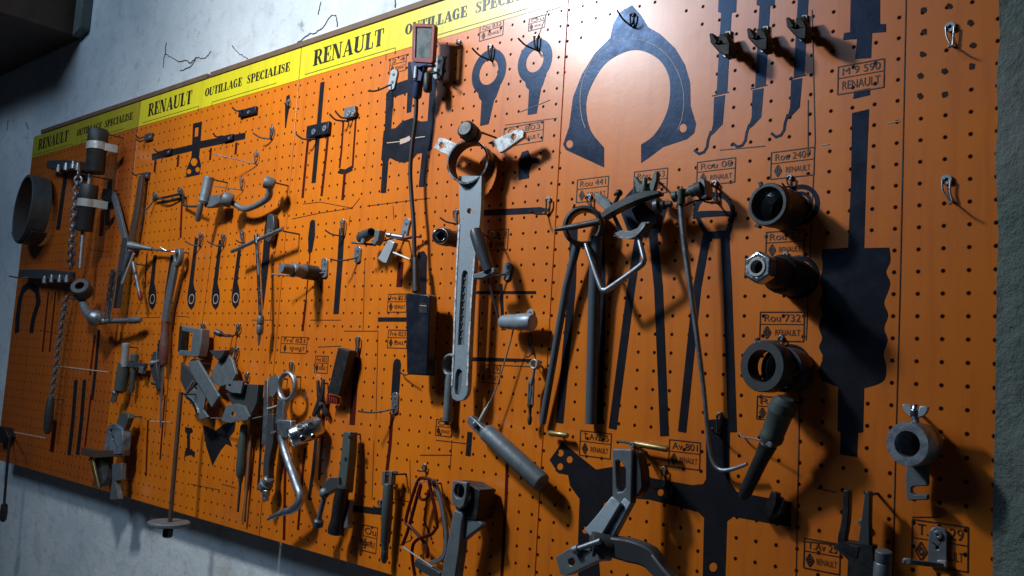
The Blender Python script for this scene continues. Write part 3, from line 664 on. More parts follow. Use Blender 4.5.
hook(179.5, 250, 176, 252, (160, 247, .03), 'pale wire hook from which the long ring spanner hangs', 'steel', 1.8, .7)
hook(288.3, 100.5, 288, 106, (284, 103, .012), 'tiny hook on the little spade silhouette', 'dark', 1.6, .6)
hook(458.5, 41.5, 460, 45, (456, 43, .012), 'tiny steel screw hook beside the inspection lamp head', 'dark', 2.0, .6)
tab(391, 3, 3.3, 69, 88, 'narrow grey hook plate on the press silhouette, left of the inspection lamp', (368, 91, .05), 'paint')
tab(437, 2.5, 4.2, 55, 77, 'pale hook plate with two rivets right beside the inspection lamp neck', (420, 73, .035), 'white')
tab(505.5, 2, 4, 262, 278, 'grey hook plate holding the tool with the dark grip', (476, 276, .035), 'cast')
tab(403, 3.5, 3.2, 218, 238, 'slanted grey hook plate above the steel block on its pin', (372, 241, .04), 'steel')
tab(323.5, .5, 3, 258, 276, 'grey shelf hook plate at the right end of the fat ribbed socket', (272, 274, .05), 'steel')
tab(356.5, .8, 3, 246, 261, 'grey shelf hook plate between the two sockets', (330, 259, .04), 'steel')
tab(529, 1, 3.4, 309, 322, 'pale hook plate behind the small pale cylinder', (520, 322, .02), 'paint')
tab(394, .6, 3.0, 392, 412, 'grey hook plate on the knife silhouette beside the black battery box', (358, 411, .045), 'steel')
# hook blocks: dark block with two rivets and prongs
def hookblock(c, label, w_, hgt, prongs, rot=.0, rivets=2, mat='navy'):
    t = thing('hook_block', label, 'hook', P(c[0], c[1], 0), 'dark hook blocks on the left half of the pegboard')
    s = S(*c); m = MB(); m.box(P(c[0], c[1], .004), w_*s*1.4, .007, hgt*s, rot); obj('block', m, mat, t, .001)
    for k in range(rivets):
        m = MB(); m.disc(c[0]+(k-(rivets-1)/2)*w_*.42, c[1]-(k-(rivets-1)/2)*w_*.13, .007, .0095, hgt*.26, hgt*.08, 16); obj('rivet', m, 'steel', t, .0003)
    for a, b in prongs:
        m = MB(); A = P(a[0], a[1], .006); E = P(*b); pts, rr = smooth_path([A+Vector((0, .004, 0)), A, A+(E-A)*.6+Vector((0, 0, -.006)), E], [.0019]*4, 4); m.sweep(pts, rr, 8); obj('prong', m, 'dark', t, 0)
hookblock((318.5, 130), 'dark hook block with two rivets in front of the tall fork silhouette', 26, 12.5, [((314, 139), (296, 134, .035))])
hookblock((350.5, 112.5), 'small hook block with twin prongs above the narrow fork silhouette', 12, 11, [((350, 118), (336, 112, .03)), ((346, 121), (329.5, 114, .035))], 0, 2, 'iron')
hookblock((248, 112), 'short dark hook block at the end of the upper left row, under the banner lettering', 22, 7, [((244, 110), (232, 107, .03))], 0, 1)
hookblock((228.5, 138), 'hook block on the right arm of the cross silhouette', 12, 6, [((222, 136), (213, 133, .03))], 0, 1)
hookblock((168, 152), 'hook block on the left arm of the cross silhouette', 10, 6, [((163, 151), (154, 148.5, .03))], 0, 1)
hookblock((149, 137), 'hook block near the left end of the second banner, above the brown hanging bar', 10, 7, [((144, 137), (136, 135, .03)), ((144, 140), (137, 139, .03))], 0, 1, 'dark')
hookblock((145.5, 176), 'hook block from which the brown hanging bar is hung', 10, 7, [((140, 174), (132, 172, .03))], 0, 1, 'dark')

# ================================================================ tools, middle of the board
def D(*a): return Vector(a)
# --- long ring wrench
M['enamel'] = worn('scuffed_white_enamel', (.78, .80, .80), (.10, .10, .10), .1, .35, 150, .95)
t = thing('ring_wrench', 'long bright channel-shaped wrench with a clamp ring, two ears and a black knob', 'wrench', P(469, 190, 0))
c = P(467.3, 161.5, .045); ax = D(-.36, .93, 0).normalized(); s = S(467, 161, .045)
prof = [(0, 22.3), (.04, 22.8), (1, 22.8), (1, 20.6), (.04, 20.6), (0, 21)]
m = MB(); m.lathe(c, c+ax*.030, prof, 48, False, s, True); obj('clamp_ring', m, 'dark', t, .0004)
m = MB(); m.lathe(c+ax*-.0006, c+ax*.0014, [(0, 22.6), (1, 22.8), (1, 20.7), (0, 20.9)], 48, False, s, True); obj('rim_highlight', m, 'chrome', t, 0, 'rim highlight, drawn as a bright ring')  # glint on the ring's front edge, put in as a chrome ring
for lp, hl in (([(433.5, 148), (439, 137.8), (442, 137.5), (457, 144), (450, 157)], (441.5, 145.3)), ([(499, 152.5), (495, 146), (487, 143), (517, 129), (521, 128.5), (524, 131.5), (523.5, 137), (502, 152)], (513.5, 137))):
    m = MB(); m.prism([lp, circ(hl[0], hl[1], 3.1)], .030, .037); obj('clamp_ear', m, 'enamel', t, .0012)
k0 = P(464.5, 128, .075)
m = MB(); m.lathe(k0, k0+D(-.006, .028, -.006), [(0, 0.1), (0, 7.2), (.1, 9.3), (.45, 9.9), (.5, 8.6), (.62, 8.6), (.66, 9.8), (1, 9.2), (1, .1)], 32, True, S(464, 128, .075)); obj('knob', m, 'rubber', t, .0004)
bar = [(459, 176), (481.5, 176), (481, 205), (479.7, 224), (477, 238), (475.6, 252), (472, 300), (469.5, 350), (468, 388), (466.5, 395), (462.5, 400), (457, 401), (452.5, 398.5), (451.3, 393), (451.6, 388), (453.6, 350), (455, 300), (457.3, 250), (458, 235), (459.8, 222), (459.3, 205)]
slot1 = [(461.8, 275), (463, 271), (465.3, 270), (467.5, 272), (468, 276), (466, 310), (464, 345), (457.5, 345), (459.5, 310)]
slot2 = [(455.5, 373), (457, 369.5), (459.5, 368.5), (462, 371), (462.2, 375), (461, 388), (460, 394), (457.5, 396), (455, 394), (454.4, 388)]
m = MB(); m.prism([bar, slot1, slot2, circ(469.3, 211, 2.9)], .029, .037); obj('channel_bar', m, 'ribbed', t, .0012)
m = MB(); m.prism([[(461, 268), (468.5, 268), (464.5, 348), (456.8, 348)]], .025, .032); m.prism([[(454, 367), (463, 367), (461, 397), (454, 397)]], .025, .0321); obj('recess_floor', m, 'cast', t, 0)
for L, mt in (([(459.3, 224, .0375), (457.6, 252, .0375), (455.3, 300, .0375), (453.8, 350, .0375), (452, 386, .0375)], 'enamel'), ([(476.4, 240, .0375), (474.6, 255, .0375), (471.2, 300, .0375), (468.6, 350, .0375), (467.2, 386, .0375)], 'enamel')):
    m = MB(); m.flatbar(L, .75, .0014); obj('bright_edge_strip', m, mt, t, 0)  # bright strips along both edges of the channel bar
for k in range(9):
    y = 279+k*7.3; m = MB(); m.box(P(464.6-(y-279)*.062, y, .0328), .0028, .0018, .0026, .2); obj('raised_mark', m, 'iron', t, .0003)
# --- black socket
t = thing('impact_socket', 'short black socket pointing out of the board left of the ring wrench', 'socket', P(449, 240, 0))
m = MB(); m.lathe((440, 236, .058), (440, 236, .050), [(0, 4.6), (0, 7.4), (.3, 8.2), (1, 8.2), (1, 4.6)], 28, False, True, True); obj('nose', m, 'chrome', t, .0003, 'bright nose ring')
b0 = P(440, 236, .050); m = MB(); s = S(440, 236, .05); m.lathe(b0, D(b0.x, -.001, b0.z), [(0, 8.8), (.1, 9), (.35, 9), (.4, 8.2), (1, 8.2), (1, 4), (.05, 4), (0, 4.4)], 28, False, s, True); obj('body', m, 'rubber', t, .0003)
m = MB(); m.lathe((440, 236, .057), (440, 236, .030), [(0, 4.7), (1, 4.7), (1, 2.7), (0, 2.7)], 4, False, True, True); obj('square_drive', m, 'black', t, .0002)
# --- tool with dark grip
t = thing('bent_hand_tool', 'hand tool with dark tapered grip and thin rod, leaning right of the ring wrench', 'hand tool', P(486, 255, 0))
m = MB(); m.lathe((474.5, 229, .056), (489.5, 272, .048), [(0, 2.4), (.02, 5), (.12, 6.6), (.45, 7.2), (.8, 5.8), (.97, 5.8), (1, 4)], 20); obj('grip', m, worn('dark_grip_plastic', (.045, .055, .07), (.03, .03, .035), 0, .36, 60), t, 0)
m = MB(); m.flatbar([(475.5, 277, .046), (485, 275.5, .046), (497, 270.5, .044)], [2.2, 3.6, 2.6], .014); obj('ferrule', m, 'cast', t, .002, 'pale grey ferrule')
m = MB(); m.tube([(488, 277, .044), (493, 297, .038), (499, 319, .032)], 1.25, 10); obj('rod', m, 'dark', t, 0)
# --- corded puller: small pale cylinder, cord, long cylinder
t = thing('corded_puller', 'small pale cylinder joined by a thin cord to a longer grey cylinder hanging below it', 'puller', P(515, 390, 0))
m = MB(); m.lathe((502, 322, .026), (533, 322, .026), [(0, 3), (0, 6), (.06, 7), (.2, 7), (.24, 7.6), (.5, 7.6), (.54, 8.4), (.93, 8.4), (1, 7.4), (1, 1)], 24); obj('toggle', m, 'ribbed', t, .0004)
m = MB(); m.tube([(513.5, 329, .022), (508, 350, .019), (497, 386, .019), (491, 400, .02), (487.5, 409, .021)], .8, 8, 5); obj('cord', m, 'string', t, 0)
m = MB(); m.lathe((489.5, 402, .021), (480, 421, .024), [(0, .9), (.3, 1.0), (.35, 1.9), (1, 2.3), (1, .5)], 12); obj('cord_end', m, 'white', t, 0, 'whitish whipped end of the cord')
m = MB(); m.flatbar([(471, 418.5, .024), (478, 426, .026), (490, 437, .028)], [3.4, 4.4, 4], .014); obj('clevis', m, 'iron', t, .002)
m = MB(); m.lathe((475, 424.5, .040), (476.5, 425, .020), [(0, .5), (0, 2.2), (.3, 2.4), (.3, 3.2), (1, 3.2)], 16); obj('bolt', m, 'steel', t, .0003)
m = MB(); m.lathe((486, 431.5, .030), (542, 483, .030), [(0, 1), (0, 7.8), (.02, 9), (.06, 9), (.98, 9.3), (1, 8.6), (1, 1)], 28); obj('long_cylinder', m, 'cast', t, .0004)
for q in ((489, 438.5), (500, 447.5)):
    m = MB(); m.disc(q[0], q[1], .035, .0405, 2.3, 1.1, 16); obj('sunk_screw', m, 'dark', t, .0003)
# --- thimble and shackle
t = thing('hanging_shackle', 'rope thimble ring with a slim steel shackle hanging beneath', 'shackle', P(532, 380, 0))
m = MB(); m.disc(533.5, 364, .010, .020, 5.3, 3.3, 24); obj('thimble', m, 'white', t, .002, 'whitish eye')
m = MB()
m.lathe((534.5, 369, .016), (531.5, 384, .016), [(0, 1.2), (.5, 1.6), (.7, 2.6), (1, 3)], 14); m.bm.verts.ensure_lookup_table(); obj('shank', m, 'iron', t, 0)
for dx in (-2.2, 2.2):
    m = MB(); m.tube([(531.5+dx, 382, .016), (530.5+dx, 405, .016)], 1.1, 8); obj('side_bar', m, 'iron', t, 0)
m = MB(); m.lathe((531.5, 384, .016), (530, 404, .016), [(0, .9), (.5, 1.4), (1, .9)], 10); obj('screw', m, 'steel', t, 0)
m = MB(); m.lathe((530.3, 404, .016), (529.5, 425, .014), [(0, 3.1), (.12, 3.1), (.2, 1.8), (.55, 1.5), (.62, 2.3), (.85, 2.3), (1, 1.2)], 14); obj('lower_end', m, 'rust', t, 0, 'rusty lower end')
# --- eye bolt behind the wrench
t = thing('eye_bolt', 'grey eye bolt hanging behind the lower end of the ring wrench', 'eye bolt', P(449, 395, 0))
m = MB(); m.disc(449, 365, 0, .016, 12, 7.8, 28); obj('eye', m, 'cast', t, .003)
m = MB(); m.lathe((450.2, 374, .012), (447.3, 422, .012), [(0, 4), (.15, 4.8), (.9, 4.6), (.9, 6), (.98, 6), (1, 5)], 18); obj('stem', m, 'cast', t, 0)
m = MB(); m.lathe((447.3, 420, .012), (447, 425, .012), [(0, 2), (.05, 3), (.9, 3), (1, 2)], 6); obj('nut', m, 'iron', t, .0004)

# --- inspection lamp on a cable with its battery box
t = thing('inspection_lamp', 'inspection lamp with red-framed head, dark neck and a cable down to a black box', 'lamp', P(421, 180, 0))
m = MB(); hd = [(412.3, 24.5), (414, 23), (433.5, 24), (435, 26), (433, 61), (431, 63), (413, 61.5), (411.5, 59)]; inn = [(415.5, 27), (431.3, 27.5), (429.8, 58.5), (414.8, 57.5)]
m.prism([hd, inn], .041, .049); obj('head_frame', m, 'red', t, .0015)
m = MB(); m.prism([[(415, 26.6), (431.6, 27), (430, 59), (414.4, 58)]], .041, .046); obj('lens', m, 'screen', t, 0)
m = MB(); m.prism([[(409.5, 61), (432, 62.5), (432, 66), (424, 66), (421, 81), (413, 80.5), (411, 70)]], .036, .046); obj('neck_joint', m, 'blue', t, .0015)
m = MB(); m.lathe((416.5, 66, .047), (415.5, 79, .047), [(0, 1), (.05, 2.3), (.95, 2.3), (1, 1)], 12); obj('switch', m, 'paint', t, 0, 'worn pale switch')
m = MB(); m.lathe((419, 79, .036), (416.5, 99, .032), [(0, 4), (.05, 4.8), (.8, 4.9), (.93, 4.4), (1, 2.5)], 20); obj('handle', m, 'blue', t, 0)
m = MB(); m.lathe((428, 73, .036), (427.5, 92, .036), [(0, 3.2), (.08, 4.4), (.9, 4.4), (1, 3)], 16); obj('side_tube', m, 'rubber', t, 0)
m = MB(); m.tube([(430, 71, .046), (438, 73, .040), (441, 78, .02)], .7, 8, 4); obj('bracket_wire', m, 'black', t, 0)
m = MB(); m.tube([(416.5, 98, .032), (415.5, 120, .030), (412.3, 145, .028), (410.3, 170, .027), (411.5, 195, .026), (413.8, 225, .026), (414.5, 255, .027), (415.5, 268, .029)], 2.2, 12, 6); obj('cable', m, 'rubber', t, 0)
m = MB(); m.lathe((415.3, 258, .028), (416.5, 292, .031), [(0, 2.4), (.1, 3), (.5, 3.6), (.9, 4.4), (1, 4.6)], 14); obj('strain_relief', m, 'rubber', t, 0)
m = MB(); m.prism([[(405.3, 294.5), (407, 293), (428.5, 294.5), (429.5, 297), (427, 374), (425.5, 375.5), (408, 374.5), (406.5, 373)]], .024, .042); obj('battery_box', m, 'navy', t, .003)
m = MB(); m.prism([[(419.5, 303), (427, 303.5), (426.6, 313), (419.2, 312.5)]], .0415, .0428); obj('box_label', m, 'rubber', t, 0)
m = MB(); m.flatbar([(420, 305.5, .0435), (426.5, 306, .0435)], .35, .0006); obj('label_line', m, 'scratch', t, 0)
m = MB(); m.tube([(409, 374, .022), (405, 375, .012), (401, 373, .008), (400, 370, .006)], .7, 8, 4); obj('hanging_wire', m, 'black', t, 0)

# ================================================================ right panel
t = thing('ring_legged_tool', 'two-legged tool with a dark ring head and crossbar, under the first numbered label', 'pliers', P(582, 300, 0))
c = P(582.5, 225.5, .036); s = S(582, 225, .036); ax = D(-.42, .9, 0).normalized()
m = MB(); m.lathe(c, c+ax*.026, [(0, 18), (.15, 21.2), (.85, 21.2), (1, 19.5), (.85, 15.8), (.15, 15.6)], 40, False, s, True); obj('ring_head', m, 'dark', t, 0)
m = MB(); m.tube([(555, 229.5, .058), (575, 226.5, .052), (600, 221.5, .042)], [2.2, 3.2, 3.6], 12); obj('crossbar', m, 'dark', t, 0)
m = MB(); m.tube([(577, 245, .022), (566, 288, .018), (542.5, 423.5, .010)], [4.4, 3.9, 3.5], 14); obj('leg', m, 'bluesteel', t, 0)
m = MB(); m.tube([(597, 236, .026), (594.5, 288, .018), (591, 424, .010)], [6.2, 6.2, 6], 16); obj('leg', m, 'bluesteel', t, 0)
m = MB(); m.tube([(574.5, 205, .040), (573.5, 208, .036)], 1.3, 8); obj('peg', m, 'dark', t, 0)
# --- filter strap tool
t = thing('clamp_wrench', 'clamp wrench with two curved jaws, a wing nut and a bent shiny rod handle', 'wrench', P(630, 230, 0))
m = MB(); m.flatbar([(604.5, 217, .052), (616, 209, .052), (632, 201, .050), (648, 195.5, .047), (662, 193.5, .044)], [2.6, 3.6, 4, 3.4, 1.4], .016, 4); obj('upper_jaw', m, 'dark', t, .001)
m = MB(); m.prism([[(614, 233), (622, 230), (630, 231), (637, 228), (641.5, 222), (650, 221.5), (646, 228), (641, 234.5), (633, 238), (624, 238), (616, 236)]], .030, .044); obj('lower_jaw', m, 'iron', t, .001)
m = MB(); m.flatbar([(614, 235.5, .0455), (624, 237.8, .0455), (634, 236.5, .0455), (641, 230, .0455), (646, 222.5, .0455)], .8, .0015, 4); obj('bright_jaw_edge', m, 'chrome', t, 0, 'bright edge')  # bright strip along the jaw's lower edge
m = MB(); m.tube([(612.5, 213, .045), (621, 231, .040)], 2.1, 12); obj('jaw_post', m, 'steel', t, 0)
m = MB(); m.tube([(585.8, 244, .038), (590, 257, .040), (600.5, 286, .042), (604, 290, .042), (610, 288, .042), (639, 267, .042), (643.5, 261.5, .042), (643.5, 257, .042), (638.5, 237, .038)], [2.2, 2.5, 3, 3.1, 3.1, 3, 3, 2.9, 2.6], 14, 4); obj('bent_handle', m, 'steel', t, 0)
m = MB(); m.prism([[(594, 193), (600, 194), (608, 201), (614, 203), (609, 211), (604, 209), (596, 202)]], .030, .040); m.flatbar([(604, 195, .041), (611, 204, .042)], .8, .002); obj('clip', m, 'cast', t, .001)
m = MB(); m.ball(P(619, 193, .046), 3.6*S(619, 193), 16, 10); m.tube([(619, 195, .044), (615, 203, .042)], 2, 10); obj('ball_knob', m, 'black', t, 0)
m = MB(); m.prism([[(636, 193), (634, 183), (632.5, 178), (635, 175.5), (640, 183), (645, 184), (650, 182), (654, 171), (657.5, 171), (657, 180), (653, 193)]], .030, .038); obj('wing_nut', m, 'green', t, .002)
m = MB(); m.lathe((645, 178, .040), (644, 198, .040), [(0, 2), (.05, 2.8), (.5, 2.8), (.52, 5), (1, 5.4)], 16); obj('nut_boss', m, 'green', t, .0004)
m = MB(); m.flatbar([(640, 205, .030), (648, 218, .026), (660, 222, .022)], [7, 9, 7], .018, 3); obj('back_plate', m, 'black', t, .002)
# --- long bent rod with its clamp head
t = thing('long_bent_rod', 'long thin steel rod bent at its foot, hung from a bolted clamp head', 'rod', P(690, 300, 0))
m = MB(); m.tube([(680, 195, .040), (684, 240, .036), (690, 285, .032), (697.5, 340, .026), (704, 392, .020), (708.5, 440, .016), (713, 462, .014), (721, 470, .014), (733, 469, .016), (747, 464, .020)], [3.4, 3.2, 2.9, 2.6, 2.3, 2.2, 2.2, 2.2, 2.1, 1.9], 12, 5); obj('rod', m, 'steel', t, 0)
m = MB(); m.lathe((672, 197.5, .044), (702, 188, .038), [(0, 3.5), (.03, 5.4), (.18, 5.4), (.2, 3.8), (.6, 3.8), (.62, 6), (.78, 6), (.8, 7.5), (1, 7)], 14); obj('head_bar', m, 'green', t, .0004)
m = MB(); m.prism([[(700, 178), (704, 179), (707, 196), (702, 199), (698, 196)]], .024, .040); obj('head_plate', m, 'cast', t, .001)
m = MB(); m.lathe((682, 186, .046), (681, 204, .042), [(0, .8), (.12, .9), (.15, 3.8), (.6, 4), (1, 4.3)], 12); obj('head_boss', m, 'green', t, .0003)
m = MB(); m.lathe((654, 207, .044), (672, 203.5, .040), [(0, 4), (.05, 7.5), (.3, 8.3), (.34, 5), (.6, 4.6), (.62, 3), (1, 2.8)], 12); obj('knurled_bolt', m, 'dark', t, .0004)
m = MB(); m.tube([(684, 206, .040), (695, 201, .036), (712, 199, .03)], 1.1, 8, 3); obj('wire', m, 'black', t, 0)
# --- threaded collars
def collar(fx, fy, ro, ri, h1, label, back, mat='dark', notch=True):
    t = thing('threaded_collar', label, 'collar', P(fx, fy, 0), 'round collars on the right-hand panel')
    c = P(fx, fy, h1); s = S(fx, fy, h1)
    b = D(c.x+.004, -.001, c.z)
    m = MB(); m.lathe(c, b, [(0, ri+.8), (0, ro-.8), (.03, ro), (.36, ro), (.4, ro*.95), (.98, ro*.95), (1, ro*.9), (1, ri*.94), (.3, ri*.94), (.28, ri), (.02, ri)], 44, False, s, True); obj('sleeve', m, mat, t, 0)
    k = 6
    for i in range(k):
        f = .36+.5*i/k
        q = c+(b-c)*f; m = MB(); m.lathe(q, q+(b-c).normalized()*.0026, [(0, ri*.93), (.5, ri*.86), (1, ri*.93), (.5, ri*.99)], 40, False, s, True); obj('thread', m, 'steel', t, 0)
    if notch:
        m = MB(); m.box(c+D(-.010, .003, ro*s*.97), .004, .006, .006, -.4); obj('locating_lug', m, mat, t, .0006)
        m = MB(); m.box(c+D(-.012, .004, -ro*s*.98), .006, .008, .004, .4); obj('locating_lug', m, mat, t, .0006)
    return t
collar(767, 204, 21.8, 17.2, .052, 'uppermost dark threaded collar, open end facing out', 0)
t = thing('threaded_collar', 'lowest dark threaded collar, thick rim with orange board showing through', 'collar', P(763, 367, 0), 'round collars on the right-hand panel')
c = P(761.5, 366, .052); s = S(761, 366, .052); b = D(c.x+.003, -.031, c.z)
m = MB(); m.lathe(c, b, [(0, 16.5), (0, 25), (.08, 26), (.92, 26), (1, 25), (1, 16.5)], 48, False, s, True); obj('rim', m, 'dark', t, 0)
b2 = D(c.x+.014, -.030, c.z-.002); e2 = D(c.x+.017, -.002, c.z-.002)
m = MB(); m.lathe(b2, e2, [(0, 19), (0, 23), (1, 22.4), (1, 18.6)], 44, False, s, True); obj('rear_sleeve', m, 'dark', t, 0)
for f in (.15, .4, .65, .9):
    q = b2+(e2-b2)*f; m = MB(); m.lathe(q, q+D(0, .0028, 0), [(0, 19), (.5, 18), (1, 19), (.5, 19.6)], 40, False, s, True); obj('thread', m, 'steel', t, 0)
m = MB(); m.box(c+D(-.010, .008, 26*s), .004, .006, .006, -.4); obj('locating_lug', m, 'dark', t, .0006)
t = thing('hexagon_socket', 'dark round socket with a bright hexagon nose, between the two threaded collars', 'socket', P(780, 275, 0))
c = P(757, 267, .088); s = S(757, 267, .088); b = D(c.x+.006, 0, c.z-.002)
m = MB(); m.lathe(c, c+(b-c)*.16, [(0, 10), (0, 15.6), (.12, 17), (1, 17), (1, 10)], 6, False, s, True); obj('hexagon_nose', m, 'chrome', t, .0012, 'bright hexagon')
m = MB(); m.lathe(c+(b-c)*-.015, c+(b-c)*.1, [(0, 6.8), (0, 9.6), (.2, 10.2), (1, 10.2), (1, 6.8)], 24, False, s, True); obj('inner_ring', m, 'white', t, .0003)
m = MB(); m.lathe(c+(b-c)*.15, b, [(0, 6), (0, 13.5), (.25, 13.8), (.3, 16), (.45, 16.2), (.5, 20), (1, 20), (1, 5)], 36, True, s); obj('body', m, 'black', t, .0004)
for f in (.62, .72, .82, .92):
    q = c+(b-c)*f; m = MB(); m.lathe(q, q+(b-c).normalized()*.003, [(0, 19.6), (.5, 20.6), (1, 19.6)], 40, True, s); obj('body_ridge', m, 'dark', t, 0)
# --- tapered black handle
t = thing('tapered_handle_tool', 'stubby tool with black tapered handle and grey collar, slanting below the lowest collar', 'hand tool', P(765, 445, 0))
m = MB(); m.lathe((786, 398, .050), (769, 444, .042), [(0, 8), (.1, 13), (.3, 14), (.34, 12.5), (.75, 11.5), (.8, 12.3), (.9, 12), (1, 8)], 24); obj('collar', m, 'green', t, .0004, 'grey metal collar')
m = MB(); m.lathe((770, 441, .042), (743, 497, .026), [(0, 6), (.06, 9), (.3, 7.5), (.9, 6.8), (1, 5), (1, .5)], 20); obj('handle', m, 'rubber', t, 0)
m = MB(); m.box(P(769.5, 444, .054), .007, .004, .006, .4); obj('bright_clip', m, 'steel', t, .0006)
m = MB(); m.tube([(740, 433, .004), (742, 437, .010), (752, 438.5, .02), (763, 441, .03)], .9, 8, 4); obj('hanging_wire', m, 'steel', t, 0)
# --- three dark brush clips
for (x, y), lab in zip(((721, 43), (758.5, 38), (797.5, 27)), ('leftmost of the three black spring clips on the hooked blade silhouettes', 'middle one of the three black spring clips on the hooked blade silhouettes', 'rightmost of the three black spring clips on the hooked blade silhouettes')):
    t = thing('spring_clip', lab, 'clip', P(x, y, 0), 'black spring clips in a row at the top of the board')
    m = MB(); m.prism([[(x+4, y-12), (x+9.5, y-13), (x+8.5, y+12), (x+5, y+14.5), (x+1, y+12.5)]], .0003, .004); obj('base_plate', m, 'white', t, .001)
    m = MB(); m.disc(x+4, y+12, .004, .0055, 2, .8, 14); obj('rivet', m, 'steel', t, .0003)
    jag = [(-12.2, -10), (-8.5, -10.2), (-6, -5.5), (-3, -.8), (-1.8, -10), (1.5, -8.6), (4, -8.8), (6.5, -6.4), (9, -.5), (8.4, 12), (2.8, 12), (-2.3, 9), (-7, 4), (-11, -.8)]
    m = MB(); m.prism([[(x+a, y+b_) for a, b_ in jag]], .022, .040); obj('jaw', m, 'coal', t, .0015)
    m = MB(); m.flatbar([(x+7, y-7, .010), (x+5, y, .016), (x+6, y+9, .010)], [2.6, 4, 3], .012, 3); obj('spring_leaf', m, 'coal', t, .001)
# --- wing nut ring gauge
t = thing('ring_clamp', 'grey ring clamp with bright wing nut and slotted foot, right of the bobbin silhouette', 'clamp', P(915, 450, 0))
c = P(907, 444, .052); s = S(907, 444, .052); b = D(c.x+.003, -.030, c.z)
m = MB(); m.lathe(c, b, [(0, 13.2), (0, 21.4), (.06, 22), (1, 22), (1, 12.6), (.06, 12.6)], 44, False, s, True); obj('ring', m, 'steel', t, 0)
m = MB(); m.lathe(D(b.x, -.028, b.z), D(b.x, -.012, b.z), [(0, 20), (.1, 20.5), (1, 20.5), (1, 5), (0, 13)], 40, False, s, True); obj('back_flange', m, 'iron', t, 0)
m = MB(); m.lathe(D(b.x, -.020, b.z), D(b.x, -.014, b.z), [(0, 13), (1, 13)], 30, True, s); obj('bore_floor', m, 'black', t, 0)
m = MB(); m.prism([[(907, 460), (927.5, 460), (927.5, 486), (914, 486.5), (911, 488.5), (911, 492), (914, 494.5), (927.5, 494.5), (927.5, 500), (909, 500.5), (906.5, 498), (905, 480)]], .014, .022); obj('slotted_foot', m, 'cast', t, .0012)
m = MB(); m.lathe((916, 424, .036), (915, 412, .036), [(0, 3.6), (.5, 3.4), (.55, 4.6), (1, 4)], 16); obj('stud', m, 'steel', t, .0003)
m = MB(); m.lathe((915, 418.5, .0365), (915, 404.5, .0365), [(0, 3), (.1, 5), (.6, 5), (.7, 3.6), (1, 3)], 18); obj('nut_hub', m, 'chrome', t, .0003)
for lp in ([(914, 417.5), (909, 416.5), (904, 411), (901.5, 405), (903.5, 403.6), (911, 405)], [(917, 418), (921, 417.5), (926, 413), (928.5, 408), (926, 406), (919, 405.5)]):
    m = MB(); m.prism([lp], .033, .040); obj('wing', m, 'paint', t, .0015)
# --- fork tool lower right
t = thing('forked_tool', 'dark two-pronged fork with a round screw head, at the bottom next to the small label', 'fork tool', P(860, 550, 0))
m = MB(); m.flatbar([(848, 490, .030), (846.5, 520, .030), (843, 541, .030), (850, 548, .030), (860, 552, .030)], [3, 3.4, 4, 5, 6], .010, 3); obj('left_prong', m, 'black', t, .001)
m = MB(); m.flatbar([(869, 491, .026), (867, 520, .026), (865, 552, .026)], [2.6, 4, 6.5], .010); obj('right_prong', m, 'dark', t, .001)
m = MB(); m.prism([[(833, 546), (845, 541), (872, 546), (876, 600), (846, 600), (848, 560), (836, 549)]], .018, .034); obj('body', m, 'black', t, .002)
m = MB(); m.lathe((884, 550, .052), (881, 590, .046), [(0, 6), (.03, 8.2), (.25, 8.2), (.3, 7.4), (.34, 8.6), (1, 8.6)], 20); obj('screw_head', m, 'iron', t, .0004)
m = MB(); m.disc(861, 523, .004, .008, 3.4, .9, 16); obj('washer', m, 'iron', t, .0004)
t = thing('corner_bracket', 'small dull steel corner bracket with one rivet, at the lower right label', 'bracket', P(936, 548, 0))
m = MB(); m.prism([[(928, 540), (929, 531), (933, 527), (939, 526.5), (945, 529), (947, 534), (947, 567), (927.5, 566)], circ(937.3, 547.5, 2)], .002, .006); obj('plate', m, 'iron', t, .001)
m = MB(); m.disc(937.5, 535, .006, .0085, 4.2, 1.2, 18); obj('rivet', m, 'steel', t, .0004)
m = MB(); m.flatbar([(903, 561, .050), (947, 566, .006)], 2.4, .004); obj('foot', m, 'iron', t, .0008)
m = MB(); m.prism([[(937, 560), (946, 561), (946.5, 567.5), (937, 567)]], .006, .012); obj('worn_end', m, 'white', t, .0008, 'scuffed pale end')
m = MB(); m.prism([[(903, 558), (911, 559), (911, 564.5), (903, 564)]], .045, .050); obj('foot_tip', m, 'iron', t, .0008)
# --- grey puller with slotted plate
t = thing('grey_puller', 'large grey cast puller with a slotted plate and two arms, at the bottom', 'puller', P(612, 500, 0))
m = MB(); m.prism([[(612, 449.5), (614, 448.5), (631, 449), (632, 451), (631.5, 503), (627, 508), (612, 506)], [(615.5, 462), (619, 460.5), (622, 463), (625.5, 470), (625.5, 487), (622, 491.5), (618, 492), (616.5, 485)]], .044, .056); obj('slotted_plate', m, 'cast', t, .002)
m = MB(); m.prism([[(631, 450), (637, 453), (641, 470), (642, 486), (637, 496), (631.5, 500)]], .030, .050); obj('plate_side', m, 'dark', t, .002)
m = MB(); m.flatbar([(618, 500, .060), (603, 522, .070), (592, 537, .076)], [6, 7.5, 9], .010); obj('arm_flange', m, 'ribbed', t, .002)
m = MB(); m.flatbar([(630, 500, .050), (616, 524, .060), (606, 542, .066)], [4.5, 5.5, 6], .012); obj('arm_flange', m, 'ribbed', t, .002)
m = MB(); m.flatbar([(624, 502, .046), (610, 522, .056), (598, 540, .062)], [5, 6, 7], .012); obj('arm_web', m, 'dark', t, .001)
m = MB(); m.lathe((590, 545, .080), (612, 546, .060), [(0, 6), (.05, 14), (.5, 15), (.95, 14.5), (1, 6)], 24); obj('hub', m, 'dark', t, .0006)
